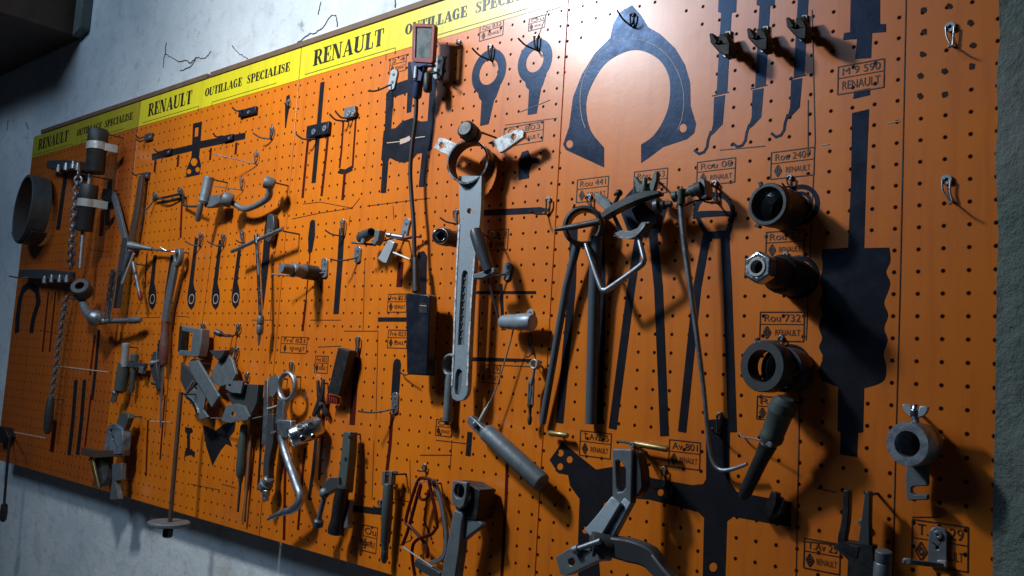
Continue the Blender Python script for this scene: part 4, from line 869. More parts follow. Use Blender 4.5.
m = MB(); m.lathe((573, 550.5, .092), (601, 541, .086), [(0, 1.5), (.02, 4.2), (.2, 4.6), (.22, 2.8), (1, 3.2)], 16); obj('bolt', m, 'steel', t, .0004)
m = MB(); m.prism([[(555.5, 557), (570, 548), (596, 552), (600, 560), (585, 567), (566, 576), (560, 574)], circ(571.5, 562, 4)], .070, .088); obj('foot', m, 'cast', t, .003)
m = MB(); m.flatbar([(606, 545, .066), (630, 550, .060), (650, 557, .056), (664, 574, .056), (684, 592, .056)], [9, 11, 9.5, 6.5, 6], .020, 3); obj('second_arm', m, 'dark', t, .003)
m = MB(); m.flatbar([(652, 555, .068), (662, 568, .068), (680, 588, .068)], [1.2, 1.4, 1.4], .004); obj('machined_edge', m, 'cast', t, .001)
# --- brass pins lying by the hook
t = thing('hook_with_sleeve', 'steel hook whose prong carries a pale pipe sleeve, on top of the grey puller', 'hook', P(631, 445, 0))
m = MB(); m.disc(631.5, 445, .058, .062, 2.9, .9, 20); obj('washer', m, 'steel', t, .0004)
m = MB(); m.lathe((634, 443.5, .016), (668, 449.5, .016), [(0, 2.4), (.04, 3), (.97, 3), (1, 2.2)], 14); obj('sleeve', m, 'brass', t, 0, 'pale brassy sleeve')
m = MB(); m.tube([(618, 441, .020), (634, 443.5, .016)], 1.4, 8); obj('prong', m, 'dark', t, 0)
m = MB(); m.lathe((631.5, 445, .058), (643, 451, .001), [(0, 2.2), (1, 2.2)], 10); obj('post', m, 'dark', t, 0)
t = thing('hook_sleeve', 'short pale pipe sleeve lying on a peg beside the slanting grey cylinder', 'sleeve', P(560, 434, 0))
m = MB(); m.lathe((549, 433, .012), (568, 435.5, .012), [(0, 2), (.05, 2.9), (.95, 2.9), (1, 2)], 14); obj('tube', m, 'brass', t, 0)
m = MB(); m.tube([(560, 434.5, .010), (562, 436, -.001)], 1, 8); obj('peg', m, 'dark', t, 0)
t = thing('clip_on_cross', 'dark spring clip at the right end arm of the cross silhouette', 'clip', P(775, 505, 0))
m = MB(); m.flatbar([(776, 492, .020), (774, 502, .020), (770, 514, .016)], [3, 4.5, 4], .012, 2); obj('leaf', m, 'black', t, .001)
m = MB(); m.flatbar([(784, 500, .014), (780, 510, .016), (772, 516, .014)], [2.5, 3.5, 3], .010, 2); obj('leaf', m, 'dark', t, .001)
m = MB(); m.disc(772.5, 513, .018, .0215, 2.2, .8, 14); obj('rivet', m, 'brass', t, .0003)
# ================================================================ tools, lower middle
t = thing('grey_cylinder_tool', 'slim grey cylinder with forked top and rounded lug, hanging low in the middle', 'hand tool', P(388, 515, 0))
m = MB(); m.lathe((388.7, 483, .020), (384.5, 556, .016), [(0, 2), (.01, 4.6), (.04, 5.4), (.55, 5.5), (.57, 5.2), (.8, 5.0), (.84, 3.8), (1, 3.4)], 20); obj('body', m, 'green', t, .0004)
m = MB(); m.lathe((384.7, 551, .018), (384.2, 563, .016), [(0, 3.2), (.6, 3.9), (1, 2)], 14); obj('bottom_lug', m, 'dark', t, 0)
for q in (-3.6, 3.2):
    m = MB(); m.flatbar([(389.5+q, 471, .020), (388.7+q, 485, .020)], 1.5, .010); obj('fork_side', m, 'iron', t, .0008)
m = MB(); m.lathe((383.5, 476, .020), (395.5, 473, .020), [(0, 1.8), (1, 1.8)], 12); obj('fork_pin', m, 'dark', t, .0003)
m = MB(); m.disc(395.5, 472, .020, .024, 1.6, .5, 12); obj('rivet', m, 'steel', t, 0)
t = thing('swivel_clamp', 'dark clamp with upright grey bar, fat black handle and a slanting thumbscrew', 'clamp', P(342, 480, 0))
m = MB(); m.flatbar([(350.5, 432, .022), (349, 455, .024), (346.5, 476, .026), (345, 492, .026)], [3.4, 4.0, 4.3, 4.3], .018); obj('upright_bar', m, 'green', t, .0015)
for q in ((345.5, 459), (349.5, 437)):
    m = MB(); m.disc(q[0], q[1], .030, .0345, 2.0, .8, 14); obj('rivet_hole', m, 'black', t, 0)
m = MB(); m.lathe((343, 485, .036), (335.5, 534, .032), [(0, 3), (.04, 6.5), (.3, 7.4), (.7, 7), (.9, 8.6), (.98, 8.2), (1, 3)], 20); obj('handle', m, 'black', t, 0)
m = MB(); m.flatbar([(350.5, 500, .022), (347.5, 515, .024), (348, 528, .026)], [1.8, 2.2, 2], .010); obj('handle_strap', m, 'iron', t, .0008)
m = MB(); m.flatbar([(342, 482, .034), (334, 484, .036), (326, 490, .038)], [4.5, 5.5, 4.5], .014); obj('cross_arm', m, 'dark', t, .001)
m = MB(); m.ball(P(324.5, 493, .042), 5.2*S(324, 493), 18, 12); obj('swivel_ball', m, 'cast', t, 0)
m = MB(); m.tube([(325, 495, .042), (321, 510, .040), (318.5, 521, .039)], 2.6, 12); obj('thumbscrew', m, 'iron', t, 0)
m = MB(); m.lathe((319, 519, .040), (317.5, 527, .038), [(0, 3), (.2, 5.2), (.8, 5.4), (1, 3.5)], 16); obj('thumbscrew_head', m, 'dark', t, .0004)
t = thing('brush_block', 'black oblong block hanging slanted on its hook, reddish tuft below', 'block', P(338, 372, 0))
m = MB(); m.prism([[(338, 347.5), (349.5, 350.5), (338.5, 396.5), (327.5, 392.5)]], .010, .026); obj('block', m, 'black', t, .0012)
m = MB(); m.tube([(349, 353, .018), (353, 353, .012), (357, 354.5, .006)], .7, 8, 3); obj('hanging_wire', m, 'dark', t, 0)
for k in range(5):
    m = MB(); m.flatbar([(329+2.1*k, 394+.7*k, .018), (328+2.4*k, 403+.3*k, .017)], [1.0, .5], .006); obj('bristle_tuft', m, 'red', t, 0)
t = thing('small_pliers', 'small dark pliers with two thin upright jaws, left of the black slanted block', 'pliers', P(320, 400, 0))
for a in ([(318, 380.5, .010), (318.6, 392, .012), (320.8, 402, .012), (327, 415, .010)], [(323.5, 379.5, .010), (322.8, 392, .014), (319.6, 402, .014), (313.5, 416, .010)]):
    m = MB(); m.flatbar(a, [.7, 1.1, 2.5, 1.3], .005, 3); obj('plier_half', m, 'black', t, .0006)
m = MB(); m.disc(319.8, 404, .012, .018, 1.8, .5, 14); obj('pivot', m, 'steel', t, 0)
t = thing('bent_ring_bar', 'shiny bar with an open ring on top and a foot bent back to the left', 'bar', P(283, 440, 0))
m = MB(); m.disc(285, 386.5, .024, .034, 15.5, 11.4, 36); obj('ring', m, 'steel', t, .003)
m = MB(); m.flatbar([(283.3, 399, .029), (281.8, 410, .029), (281.2, 424, .029)], [4, 3.4, 4.6], .010); obj('neck', m, 'steel', t, .002)
m = MB(); m.prism([[(276, 420), (291, 420.5), (291, 432), (287, 438), (277, 437)]], .026, .038); obj('square_block', m, 'steel', t, .002)
m = MB(); m.tube([(281.5, 436, .032), (284, 448, .032), (290, 466, .034), (297, 486, .035), (300, 495, .036), (298.5, 504, .037), (291, 510, .038), (281, 513, .040), (267.5, 519.5, .044)], [4.4, 4.4, 4.4, 4.5, 4.5, 4.4, 4.0, 3.0, 1.3], 14, 5); obj('bent_foot', m, 'steel', t, 0)
t = thing('drilled_sleeve', 'shiny chromed sleeve with drilled holes, held against the bent ring bar', 'sleeve', P(305, 430, 0))
c = P(290, 438, .062); b = P(321, 425.5, .012); s = S(290, 438, .062)
m = MB(); m.lathe(c, b, [(0, 5.6), (0, 9.4), (.04, 10.2), (.9, 11), (1, 10), (1, 5), (.3, 5)], 32, False, s, True); obj('sleeve', m, 'chrome', t, .0003)
axs = (b-c).normalized(); rf = Vector((0, 0, 1)); uu = (rf-axs*rf.dot(axs)).normalized(); vv2 = axs.cross(uu)
cd = Vector((0, -DIST, Z0))-c; cd = (cd-axs*cd.dot(axs)).normalized(); ce = axs.cross(cd)
for f, a in ((.30, 28), (.34, -38), (.66, -18), (.62, 42)):
    dr = cd*math.cos(math.radians(a))+ce*math.sin(math.radians(a))
    q = c+(b-c)*f+dr*(10.0*s); m = MB(); m.lathe(q, q+dr*.0028, [(0, 3.6), (1, 3.4), (1, 2.5), (0, 2.5)], 20, False, s, True); obj('hole_rim', m, 'chrome', t, 0)
    m = MB(); m.lathe(q-dr*.001, q+dr*.0022, [(0, 2.5), (1, 2.5)], 18, True, s); obj('hole', m, 'black', t, 0)
t = thing('bolted_rod', 'dull steel rod with cross bolts and foot nut, left of the bent ring bar', 'rod', P(270, 440, 0))
m = MB(); m.prism([[(269, 375.5), (278, 376), (279, 378), (277.5, 390), (272.5, 398), (268.5, 396)]], .020, .028); obj('top_plate', m, 'iron', t, .0015)
m = MB(); m.flatbar([(268.7, 380, .018), (267.8, 416, .018), (266.5, 445, .018)], [1.7, 2.2, 2.6], .012); obj('bright_bar', m, 'steel', t, .001)
m = MB(); m.flatbar([(273, 414, .024), (272.4, 440, .024), (269, 462, .024), (268.5, 484, .024)], [2.8, 3.7, 2.8, 2.5], .014, 3); obj('rod', m, 'dark', t, .0015)
for a, bb in (((268, 409.5, .034), (277.5, 406, .026)), ((271.5, 434, .038), (275, 432, .026))):
    m = MB(); m.lathe(a, bb, [(0, 1), (.05, 2.3), (.3, 2.3), (.32, 1.5), (1, 1.5)], 12); obj('cross_bolt', m, 'steel', t, 0)
m = MB(); m.lathe((270, 478, .026), (263.5, 489, .026), [(0, 4), (.1, 5.6), (.45, 5.6), (.5, 7), (.95, 7), (1, 4)], 16); obj('foot_collar', m, 'iron', t, .0004)
m = MB(); m.lathe((266.5, 489, .027), (265, 501, .027), [(0, 3), (.1, 4.4), (.5, 4.4), (.55, 3.4), (.9, 4), (1, 2)], 6); obj('foot_nut', m, 'steel', t, .0006)
# --- spring steel clips
t = thing('twisted_clip', 'grey spring-steel clip like crossed leaves, over the long rod with the disc foot', 'clip', P(198, 390, 0))
m = MB(); m.prism([[(187, 362), (197.5, 360), (206, 374), (219, 396), (211.5, 407.5), (203, 392), (194, 378)]], .040, .045); obj('front_leaf', m, 'cast', t, .001)
m = MB(); m.prism([[(185, 396.5), (200, 381), (206, 392), (203, 410), (208, 417), (199, 420.5), (196.5, 409), (192, 402)], circ(195.5, 384.5+4, 1.6)], .030, .035); obj('side_leaf', m, 'cast', t, .001)
m = MB(); m.flatbar([(186.5, 397, .0355), (192, 401, .0355), (195.5, 407, .0365), (197.5, 414, .0365)], 1.0, .003, 4); obj('bright_edge', m, 'chrome', t, 0, 'bright edge')  # highlight curve on the leaf, put in as a bright strip
m = MB(); m.prism([[(181, 362), (187.5, 368), (198, 380), (186.5, 394.5), (180, 380)]], .016, .022); obj('rear_leaf', m, 'dark', t, .001)
m = MB(); m.flatbar([(184.5, 395.5, .037), (189, 388, .037), (193, 381, .037)], .7, .003); obj('wire_edge', m, 'iron', t, 0)
t = thing('fan_clip', 'grey fan-shaped spring clip with a dark folded top, upper right of the crossed-leaf clip', 'clip', P(222, 368, 0))
m = MB(); m.prism([[(225, 351), (232, 360), (236, 374), (232, 382), (219, 387), (209, 379), (214, 367), (219, 360)]], .020, .026); obj('fan_leaf', m, 'cast', t, .001)
m = MB(); m.prism([[(209, 350.5), (225, 350), (222.5, 356), (218, 360.5), (214, 357)]], .022, .036); obj('folded_top', m, 'dark', t, .001)
t = thing('square_clip', 'boxy grey clip plate with two square ends, left of the bent ring bar', 'clip', P(240, 400, 0))
m = MB(); m.prism([[(226, 380.5), (243, 381), (240.5, 393.5), (231, 392.5), (225.5, 389)], circ(229.5, 385.5, 1.7)], .040, .045); obj('upper_plate', m, 'cast', t, .001)
m = MB(); m.prism([[(242, 384), (258, 384.5), (256.5, 403), (250, 417), (241, 418), (232, 405), (226, 393), (240, 393)]], .020, .034); obj('body', m, 'dark', t, .001)
m = MB(); m.prism([[(221.5, 420.5), (226, 405.5), (236, 403.5), (244, 406), (249, 416.5), (247, 420), (236, 421), (230, 423)], circ(233.5, 414.5, 2.8)], .038, .043); obj('lower_plate', m, 'cast', t, .001)
m = MB(); m.tube([(211, 418, .026), (222, 418.5, .032), (246, 419.5, .032), (262, 416.5, .026)], .7, 8, 3); obj('wire', m, 'iron', t, 0)
# --- rod with disc foot
t = thing('disc_footed_rod', 'long thin rod with a flat round disc at its foot, below the board edge', 'rod', P(172, 460, 0))
m = MB(); m.tube([(181, 392, .070), (176, 450, .072), (169.8, 524, .074)], 2.2, 14); obj('rod', m, 'rust', t, 0)
m = MB(); c = P(168.9, 523.5, .074); s = S(169, 523, .074); m.lathe(c+D(0, 0, .004), c-D(0, 0, .004), [(0, 5), (0, 19.6), (.2, 20.4), (.8, 20.4), (1, 19.6), (1, 1)], 40, True, s); obj('disc', m, 'cast', t, 0)
m = MB(); m.lathe(c-D(0, 0, .004), c-D(.001, 0, .028), [(0, 4), (.3, 4.4), (.32, 5.6), (.85, 5.6), (1, 4)], 6, True, s); obj('nut', m, 'black', t, .0005)
# --- long ring spanner with red handle
t = thing('ring_spanner', 'long ring spanner with a worn dull-red lower handle, hanging among the spoon silhouettes', 'spanner', P(170, 320, 0))
m = MB(); m.disc(176.2, 257, .018, .030, 9.4, 4.2, 28, .68); obj('ring_end', m, 'iron', t, .002)
m = MB(); m.flatbar([(175.5, 264, .024), (172.5, 280, .022), (168, 302, .020), (165.5, 322, .020)], [2.3, 2.6, 2.7, 2.7], .010); obj('shank', m, 'iron', t, .002)
m = MB(); m.lathe((165.6, 320, .020), (163.2, 366, .020), [(0, 3), (.02, 4.2), (.1, 3.8), (.6, 4.6), (.95, 4.2), (1, 2.5)], 16); obj('handle_grip', m, worn('worn_red_paint', (.16, .045, .035), (.13, .11, .10), .1, .5, 60, .9), t, 0, 'worn dull-red grip')
m = MB(); m.tube([(165.8, 323, .024), (168, 323.5, .022)], .7, 6); m2 = MB(); m2.tube([(163.4, 365, .020), (161.5, 395, .018), (160.5, 428, .016)], [1.4, 1.2, 1.0], 8); obj('tail_rod', m2, 'steel', t, 0); m.bm.free()
t = thing('small_clamp', 'cluster-like small dark clamp behind the red spanner handle', 'clamp', P(156, 370, 0))
m = MB(); m.flatbar([(157, 352, .010), (155, 364, .014), (157, 376, .014), (160, 390, .010)], [2, 3.1, 2.8, 1.5], .010, 3); obj('body', m, 'dark', t, .001)
m = MB(); m.lathe((150, 364, .022), (160, 361, .012), [(0, 1.4), (.1, 3), (.4, 3), (.5, 2), (1, 2)], 12); obj('screw', m, 'iron', t, .0003)
m = MB(); m.lathe((152, 382, .018), (159, 384, .010), [(0, 1.4), (.1, 2.6), (.8, 2.6), (1, 1)], 12); obj('foot', m, 'rust', t, .0003)
# --- twin cylinder assembly
t = thing('twin_cylinder_valve', 'grey-green twin cylinder assembly with a narrow top tube', 'valve', P(124, 375, 0))
m = MB(); m.lathe((126.3, 343, .030), (124.2, 367, .030), [(0, 2.2), (.03, 4), (.15, 4), (.2, 3.4), (.9, 3.8), (1, 3.4)], 16); obj('top_tube', m, 'paint', t, 0)
m = MB(); m.lathe((124.5, 362, .028), (120, 393, .026), [(0, 3), (.04, 5.6), (.3, 6.2), (.9, 6), (1, 3)], 18); obj('main_cylinder', m, 'green', t, .0004)
m = MB(); m.lathe((115.5, 391, .030), (113.3, 402, .030), [(0, 2.4), (.05, 3.4), (.3, 3.4), (.35, 2.8), (1, 3)], 14); obj('lower_nipple', m, 'steel', t, .0004)
m = MB(); m.lathe((135, 353, .020), (131.5, 393, .018), [(0, 2), (.04, 4), (.2, 4), (.22, 2.6), (.9, 2.8), (1, 1.5)], 14); obj('side_cylinder', m, 'green', t, .0004)
m = MB(); m.flatbar([(120, 368, .024), (130, 364, .022), (146, 366, .018)], [3, 3, 2.4], .010); obj('bridge', m, 'dark', t, .001)
m = MB(); m.box(P(142.5, 370, .020), .018, .010, .016, .1); obj('square_end', m, 'iron', t, .001)
# --- small bracket
t = thing('channel_bracket', 'small grey three-sided bracket hanging under the spoon silhouettes', 'bracket', P(190, 340, 0))
m = MB(); m.prism([[(181.5, 325.5), (184, 326.5), (201.5, 329), (201, 343), (198.5, 356.5), (193, 357), (178.5, 355), (178, 351.5), (180, 350), (190.5, 351), (192.5, 333), (182, 331)]], .014, .034); obj('channel', m, 'cast', t, .0015)
m = MB(); m.prism([[(179.5, 326), (182, 325.5), (181, 340), (180, 352.5), (177.5, 352)]], .004, .020); obj('rear_flange', m, 'black', t, .0008)
t = thing('hanging_nozzle', 'tiny grey nozzle hung sideways on a wire hook, right of the small bracket', 'nozzle', P(221, 334, 0))
m = MB(); m.lathe((214.5, 331.5, .040), (227, 336.5, .024), [(0, 1), (.04, 2.8), (.5, 3.2), (.55, 2.4), (1, .8)], 14); obj('nozzle_body', m, 'dark', t, 0)
t = thing('wooden_handled_file', 'file with a dark wooden handle pointing down, left of the bolted rod', 'file', P(242, 460, 0))
m = MB(); m.lathe((244, 424, .020), (240.3, 479, .018), [(0, 1.5), (.03, 3.4), (.3, 4.4), (.75, 5), (.93, 4.4), (1, 2)], 16); obj('handle', m, 'green', t, 0)
m = MB(); m.lathe((240.6, 477, .018), (240, 485, .016), [(0, 2.6), (.5, 2.4), (1, 1)], 12); obj('ferrule', m, 'iron', t, 0)
m = MB(); m.flatbar([(240.2, 484, .016), (237.8, 512, .012)], [.9, .5], .003); obj('tang', m, 'dark', t, 0)
m = MB(); m.tube([(245, 424, .020), (245.5, 418, .024), (244, 414, .026)], .5, 6, 3); obj('loop_string', m, 'string', t, 0)
t = thing('thin_lath', 'thin pale wooden lath hanging right beside the wooden handled file', 'lath', P(249, 470, 0))
m = MB(); m.flatbar([(252.5, 420, .010), (248.5, 465, .010), (244, 522, .008)], [1.0, 1.0, .8], .004); obj('strip', m, worn('pale_wood', (.24, .12, .06), (.14, .07, .035), 0, .6, 50), t, .0004)
# --- half-moon spanner with cylinder
t = thing('half_moon_spanner', 'curved half-moon ring spanner in dull grey, ends turned up, at the upper left', 'spanner', P(248, 200, 0))
m = MB(); m.tube([(226, 199, .040), (233, 203, .034), (240, 207.5, .028), (246, 209, .026), (254, 206.5, .026), (264, 201, .026), (269, 196, .028), (269.5, 188, .032), (268.5, 182, .036)], [3.4, 2.8, 2.8, 3.0, 3.0, 3.2, 3.4, 3.2, 3], 14, 5); obj('shank', m, 'cast', t, 0)
for q, r in (((226, 198), 7), ((267.5, 181.5), 6)):
    c = P(q[0]-3, q[1], .052); ax = D(.55, .72, -.25).normalized(); s = S(*q)
    m = MB(); m.lathe(c, c+ax*.020, [(0, r*.6), (0, r*.92), (.1, r), (.9, r), (1, r*.9), (1, r*.6)], 24, False, s, True); obj('ring_end', m, 'cast', t, .0004)
    m = MB(); m.lathe(c+ax*.008, c+ax*.011, [(0, r*.62), (1, r*.62)], 20, True, s); obj('ring_bore', m, 'black', t, 0)
t = thing('pivot_cylinder', 'leaning grey cylinder with a short peg below, joined by a link beside the half-moon spanner', 'cylinder', P(206, 195, 0))
m = MB(); m.lathe((209.5, 176.5, .045), (203.5, 203, .045), [(0, 1), (0, 4.6), (.04, 5.1), (.88, 5.2), (.9, 5.6), (1, 5)], 22); obj('barrel', m, 'cast', t, .0004)
m = MB(); m.lathe((201, 203, .050), (197.5, 221.5, .048), [(0, 2), (.05, 2.9), (.9, 2.9), (1, 1.6)], 14); obj('peg', m, 'iron', t, 0)
m = MB(); m.flatbar([(207, 203, .036), (215, 201.5, .032), (222, 199, .034)], [4.2, 5, 3.6], .014, 3); obj('link', m, 'cast', t, .001)
t = thing('joining_rod', 'thick dark rod lying across two hooks, left of the leaning grey cylinder', 'rod', P(168, 197, 0))
m = MB(); m.tube([(153.5, 199.5, .010), (166, 197.2, .010), (181, 194, .010), (183.5, 196, .010), (183.2, 206, .010)], 1.3, 8, 3); obj('rod', m, 'black', t, 0)
m = MB(); m.tube([(183, 205, .010), (191, 206.5, .020), (200, 206, .032)], 1.2, 8, 3); obj('bent_end', m, 'dark', t, 0)
# --- tee handle
t = thing('tee_handle_spanner', 'shiny tee-handled socket spanner with sliding bar', 'spanner', P(259, 285, 0))
m = MB(); m.tube([(232, 251.3, .040), (257.5, 240, .040), (282.5, 229, .040)], 2.0, 12); obj('sliding_bar', m, 'steel', t, 0)
m = MB(); m.lathe((257, 234, .040), (257.6, 245, .040), [(0, 1.5), (.1, 3.1), (.9, 3.1), (1, 2)], 16); obj('head', m, 'chrome', t, .0003)
m = MB(); m.tube([(257.5, 243, .040), (259.5, 285, .036), (261, 319, .032)], 2.25, 14); obj('shaft', m, 'chrome', t, 0)
m = MB(); m.lathe((260.9, 315, .032), (259.6, 335, .030), [(0, 2.2), (.1, 3.4), (.45, 3.6), (.5, 3.0), (.55, 3.6), (.9, 3.4), (1, 2)], 16); obj('socket', m, 'iron', t, .0003)
m = MB(); m.lathe((259.6, 334, .030), (258.7, 346, .029), [(0, 1.9), (.5, 1.6), (1, .5)], 10); obj('tip', m, 'steel', t, 0)
t = thing('dark_grip', 'dark flat grip hanging behind the tee handle', 'grip', P(268, 240, 0))
m = MB(); m.prism([[(267, 215), (270, 213.5), (273.5, 216), (274, 226), (271, 240), (268, 243), (264.5, 240), (266, 225)]], .004, .014); obj('grip', m, 'dark', t, .002)
m = MB(); m.disc(268.5, 231, .014, .018, 2.2, .7, 14); obj('rivet', m, 'steel', t, 0)
# --- sockets on prongs
t = thing('ribbed_socket', 'fat grey stepped socket sitting on its shelf prong, left of the long flat bar silhouette', 'socket', P(305, 266, 0))
c = P(281, 268, .085); s = S(300, 266, .05); b = D(c.x, -.006, c.z)
m = MB(); m.lathe(c, b, [(0, 2.6), (0, 4.6), (.08, 5.2), (.3, 5.4), (.32, 6.8), (.38, 7.2), (.42, 6.4), (.62, 6.8), (.64, 7.4), (1, 7.4), (1, 3)], 28, True, s); obj('body', m, 'cast', t, .0004)
m = MB(); q0 = c+(b-c)*.33; m.lathe(q0, q0+(b-c)*.05, [(0, 7.0), (.5, 7.6), (1, 7)], 28, True, s); obj('bright_band', m, 'steel', t, 0, 'bright worn band')
m = MB(); q0 = c+(b-c)*.64; m.lathe(q0, b, [(0, 7.5), (0, 7.7), (1, 7.7), (1, 7.4)], 28, True, s); obj('rubber_sleeve', m, 'rubber', t, 0)
t = thing('open_socket', 'dark socket with open bore and pale notched block, right of the shelf hook plates', 'socket', P(369, 237, 0))
c = P(371.5, 232.5, .046); s = S(370, 235, .04); b = P(360.5, 238.5, .034)
m = MB(); m.lathe(c, b, [(0, 3.4), (0, 4.8), (.1, 5.2), (.5, 5.6), (.55, 6.2), (.9, 6), (1, 3.5), (1, 1), (.3, 3.2)], 26, False, s, True); obj('body', m, 'dark', t, .0004)
m = MB(); m.lathe(c+(b-c)*.2, c+(b-c)*.25, [(0, 3.5), (1, 3.5)], 20, True, s); obj('bore', m, 'black', t, 0)
m = MB(); m.prism([[(374.5, 229.5), (379.5, 230), (378, 240), (374.5, 245), (371, 243), (374, 238)]], .030, .044); obj('notched_block', m, 'iron', t, .001)
m = MB(); m.box(P(363, 240.5, .046), .008, .003, .010, .3); obj('square_flat', m, 'steel', t, .0006)
m = MB(); m.tube([(352, 242.5, .046), (362, 243.5, .04), (376, 245, .024)], 1.2, 8, 3); obj('wire_shelf', m, 'black', t, 0)
t = thing('pinned_block', 'pale steel block tilted on a cross pin, beside the lamp cable', 'block', P(390, 245, 0))
m = MB(); m.prism([[(377.5, 258.5), (388.5, 239.5), (394.5, 242.5), (386.5, 263), (381, 261.5)]], .034, .044); obj('block', m, 'paint', t, .0012)
m = MB(); m.lathe((386, 234.5, .044), (403, 237.5, .030), [(0, 1.4), (.06, 2.6), (.3, 2.8), (.34, 2), (.6, 2.4), (1, 2.4)], 12); obj('cross_pin', m, 'steel', t, .0003)
m = MB(); m.tube([(392, 252, .040), (403, 256.5, .036), (410, 259.6, .032)], 1.2, 8); obj('thin_rod', m, 'white', t, 0)
m = MB(); m.lathe((404, 238, .020), (421, 236, .010), [(0, 1.8), (.4, 1.8), (.45, 1.3), (.85, 1.3), (.87, 1.9), (1, 1.9)], 10); obj('pin_tail', m, 'red', t, 0)
# --- folded wire tool
t = thing('folded_wire_tool', 'spring compressor of bent dark wire with crossed legs and a bright cross pin', 'wire tool', P(422, 525, 0))
m = MB(); m.tube([(435, 483, .020), (429, 482, .022), (437.3, 527, .030), (418, 539, .032), (412.5, 547, .032), (412.5, 560, .030), (415, 576, .030)], 1.75, 8, 3); obj('wire_leg', m, 'redprint', t, 0)
m = MB(); m.tube([(431, 480, .016), (423, 478, .018), (417, 483, .020), (406, 519, .028), (410, 526, .028), (420, 537, .026), (427.5, 548, .026), (427, 558, .026)], 1.75, 8, 3); obj('wire_leg', m, 'redprint', t, 0)
m = MB(); m.tube([(421, 484, .024), (418, 493, .024), (409, 527, .026), (402.5, 545, .030)], 1.75, 8, 3); obj('wire_leg', m, 'redprint', t, 0)
m = MB(); m.tube([(421, 486, .024), (419, 495, .024), (422, 499.5, .024), (427, 498, .024), (430.5, 488, .024)], 1.6, 8, 4); obj('arch', m, 'redprint', t, 0)
m = MB(); m.flatbar([(435, 484, .014), (441, 502, .016), (446, 532, .018), (444, 556, .020), (430, 563, .022)], [1.6, 1.7, 1.8, 1.8, 1.6], .006, 3); obj('flat_arm', m, 'iron', t, .0006)
m = MB(); m.tube([(403, 547, .034), (432.5, 567, .034)], .8, 8); obj('cross_pin', m, 'white', t, 0)
m = MB(); m.tube([(413, 482.5, .020), (430, 481.5, .020)], .6, 8); obj('thin_pin', m, 'steel', t, 0)
m = MB(); m.lathe((434.5, 480, .026), (432, 484, .014), [(0, 1.2), (.2, 2.2), (1, 2.2)], 14); obj('bolt', m, 'steel', t, 0)
m = MB(); m.flatbar([(417, 562, .030), (428, 569, .030), (442, 576, .030)], [3, 4, 3], .010); obj('foot', m, 'dark', t, .001)
# --- angled bracket with eye
t = thing('angled_bracket', 'grey angle bracket with an oval eye and broad leg, at the bottom edge', 'bracket', P(460, 530, 0))
m = MB(); ov = [(459+5.2*math.cos(2*PI*k/20), 491+7.4*math.sin(2*PI*k/20)) for k in range(20)]
m.prism([[(452.5, 480.5), (466.5, 482.5), (466, 496), (463.5, 506), (459.5, 509), (452, 505), (451.5, 494)], ov], .046, .054); obj('eye_plate', m, 'cast', t, .0015)
m = MB(); m.prism([[(453, 481), (468, 483), (480, 490), (479, 505), (477, 520), (464, 519), (455, 508)]], .008, .042); obj('side_web', m, 'black', t, .0015)
m = MB(); m.prism([[(453, 510), (463, 512), (462, 522), (459, 550), (453, 592), (437, 592), (446, 548)]], .030, .048); obj('leg', m, 'cast', t, .003)
m = MB(); m.prism([[(461, 520), (472, 518), (481, 522.5), (482, 526), (470, 535), (462, 542)]], .028, .040); obj('wing', m, 'cast', t, .002)

# ================================================================ tools, far left
t = thing('steel_hoop', 'wide grey steel hoop with a riveted lap, at the far left top of the board', 'hoop', P(40, 210, 0))
c = P(22, 208, .060); s = S(30, 207, .05); b = D(c.x+.006, -.008, c.z-.002)
m = MB(); m.lathe(c, b, [(0, 32.2), (0, 34), (.02, 34.6), (.98, 34.6), (1, 34), (1, 32), (.98, 31.8), (.02, 31.8)], 56, False, s, True); obj('band', m, 'hoop', t, .0004)
m = MB(); ps = []
for k in range(9):
    a = math.radians(-140+12*k); ps.append(Vector((c.x+.006+34.9*s*math.cos(a), (c.y+b.y)/2, c.z+34.9*s*math.sin(a))))
m.sweep(ps, .0022, 4, False, (1, .055)) if False else m.ringset([[p+Vector((0, -.022, 0)), p+Vector((0, .022, 0)), p+Vector((0, .022, 0))+(p-Vector((c.x, p.y, c.z))).normalized()*.004, p+Vector((0, -.022, 0))+(p-Vector((c.x, p.y, c.z))).normalized()*.004] for p in ps], True, False)
obj('lap_strip', m, 'dark', t, .0006)
t = thing('double_tube_tool', 'two black rubber tubes on one upright rod, each with a pale clamp band', 'tube tool', P(92, 185, 0))
for (x0, y0, x1, y1, r, by, hh) in ((98.5, 130, 95, 173, 9.6, 147, .066), (89.5, 185, 83.5, 231, 8.8, 203.5, .070)):
    f = (by-y0)/(y1-y0)
    m = MB(); m.lathe((x0, y0, hh), (x1, y1, hh), [(0, 2), (0, r*.92), (.03, r), (.42, r), (.44, r*.94), (.97, r*.94), (1, r*.86), (1, 2)], 30); obj('rubber_tube', m, 'rubber', t, 0)
    A = P(x0, y0, hh); B = P(x1, y1, hh); q = A+(B-A)*f; s = S(x0, y0, hh); d = (B-A).normalized()
    m = MB(); m.lathe(q-d*.010, q+d*.010, [(0, r*.96), (0, r*1.05), (1, r*1.05), (1, r*.96)], 30, False, s, True); obj('clamp_band', m, 'white', t, .0004, 'pale metal band')
    m = MB(); e = q+D(.036, .036, -.002); m.ringset([[p+d*-.010+D(0, -.0015, 0), p+d*.010+D(0, -.0015, 0), p+d*.010+D(0, .0015, 0), p+d*-.010+D(0, .0015, 0)] for p in (q+D(.012, -.020, 0), q+D(.024, .010, 0), e)], True, False); obj('band_tail', m, 'white', t, .0004)
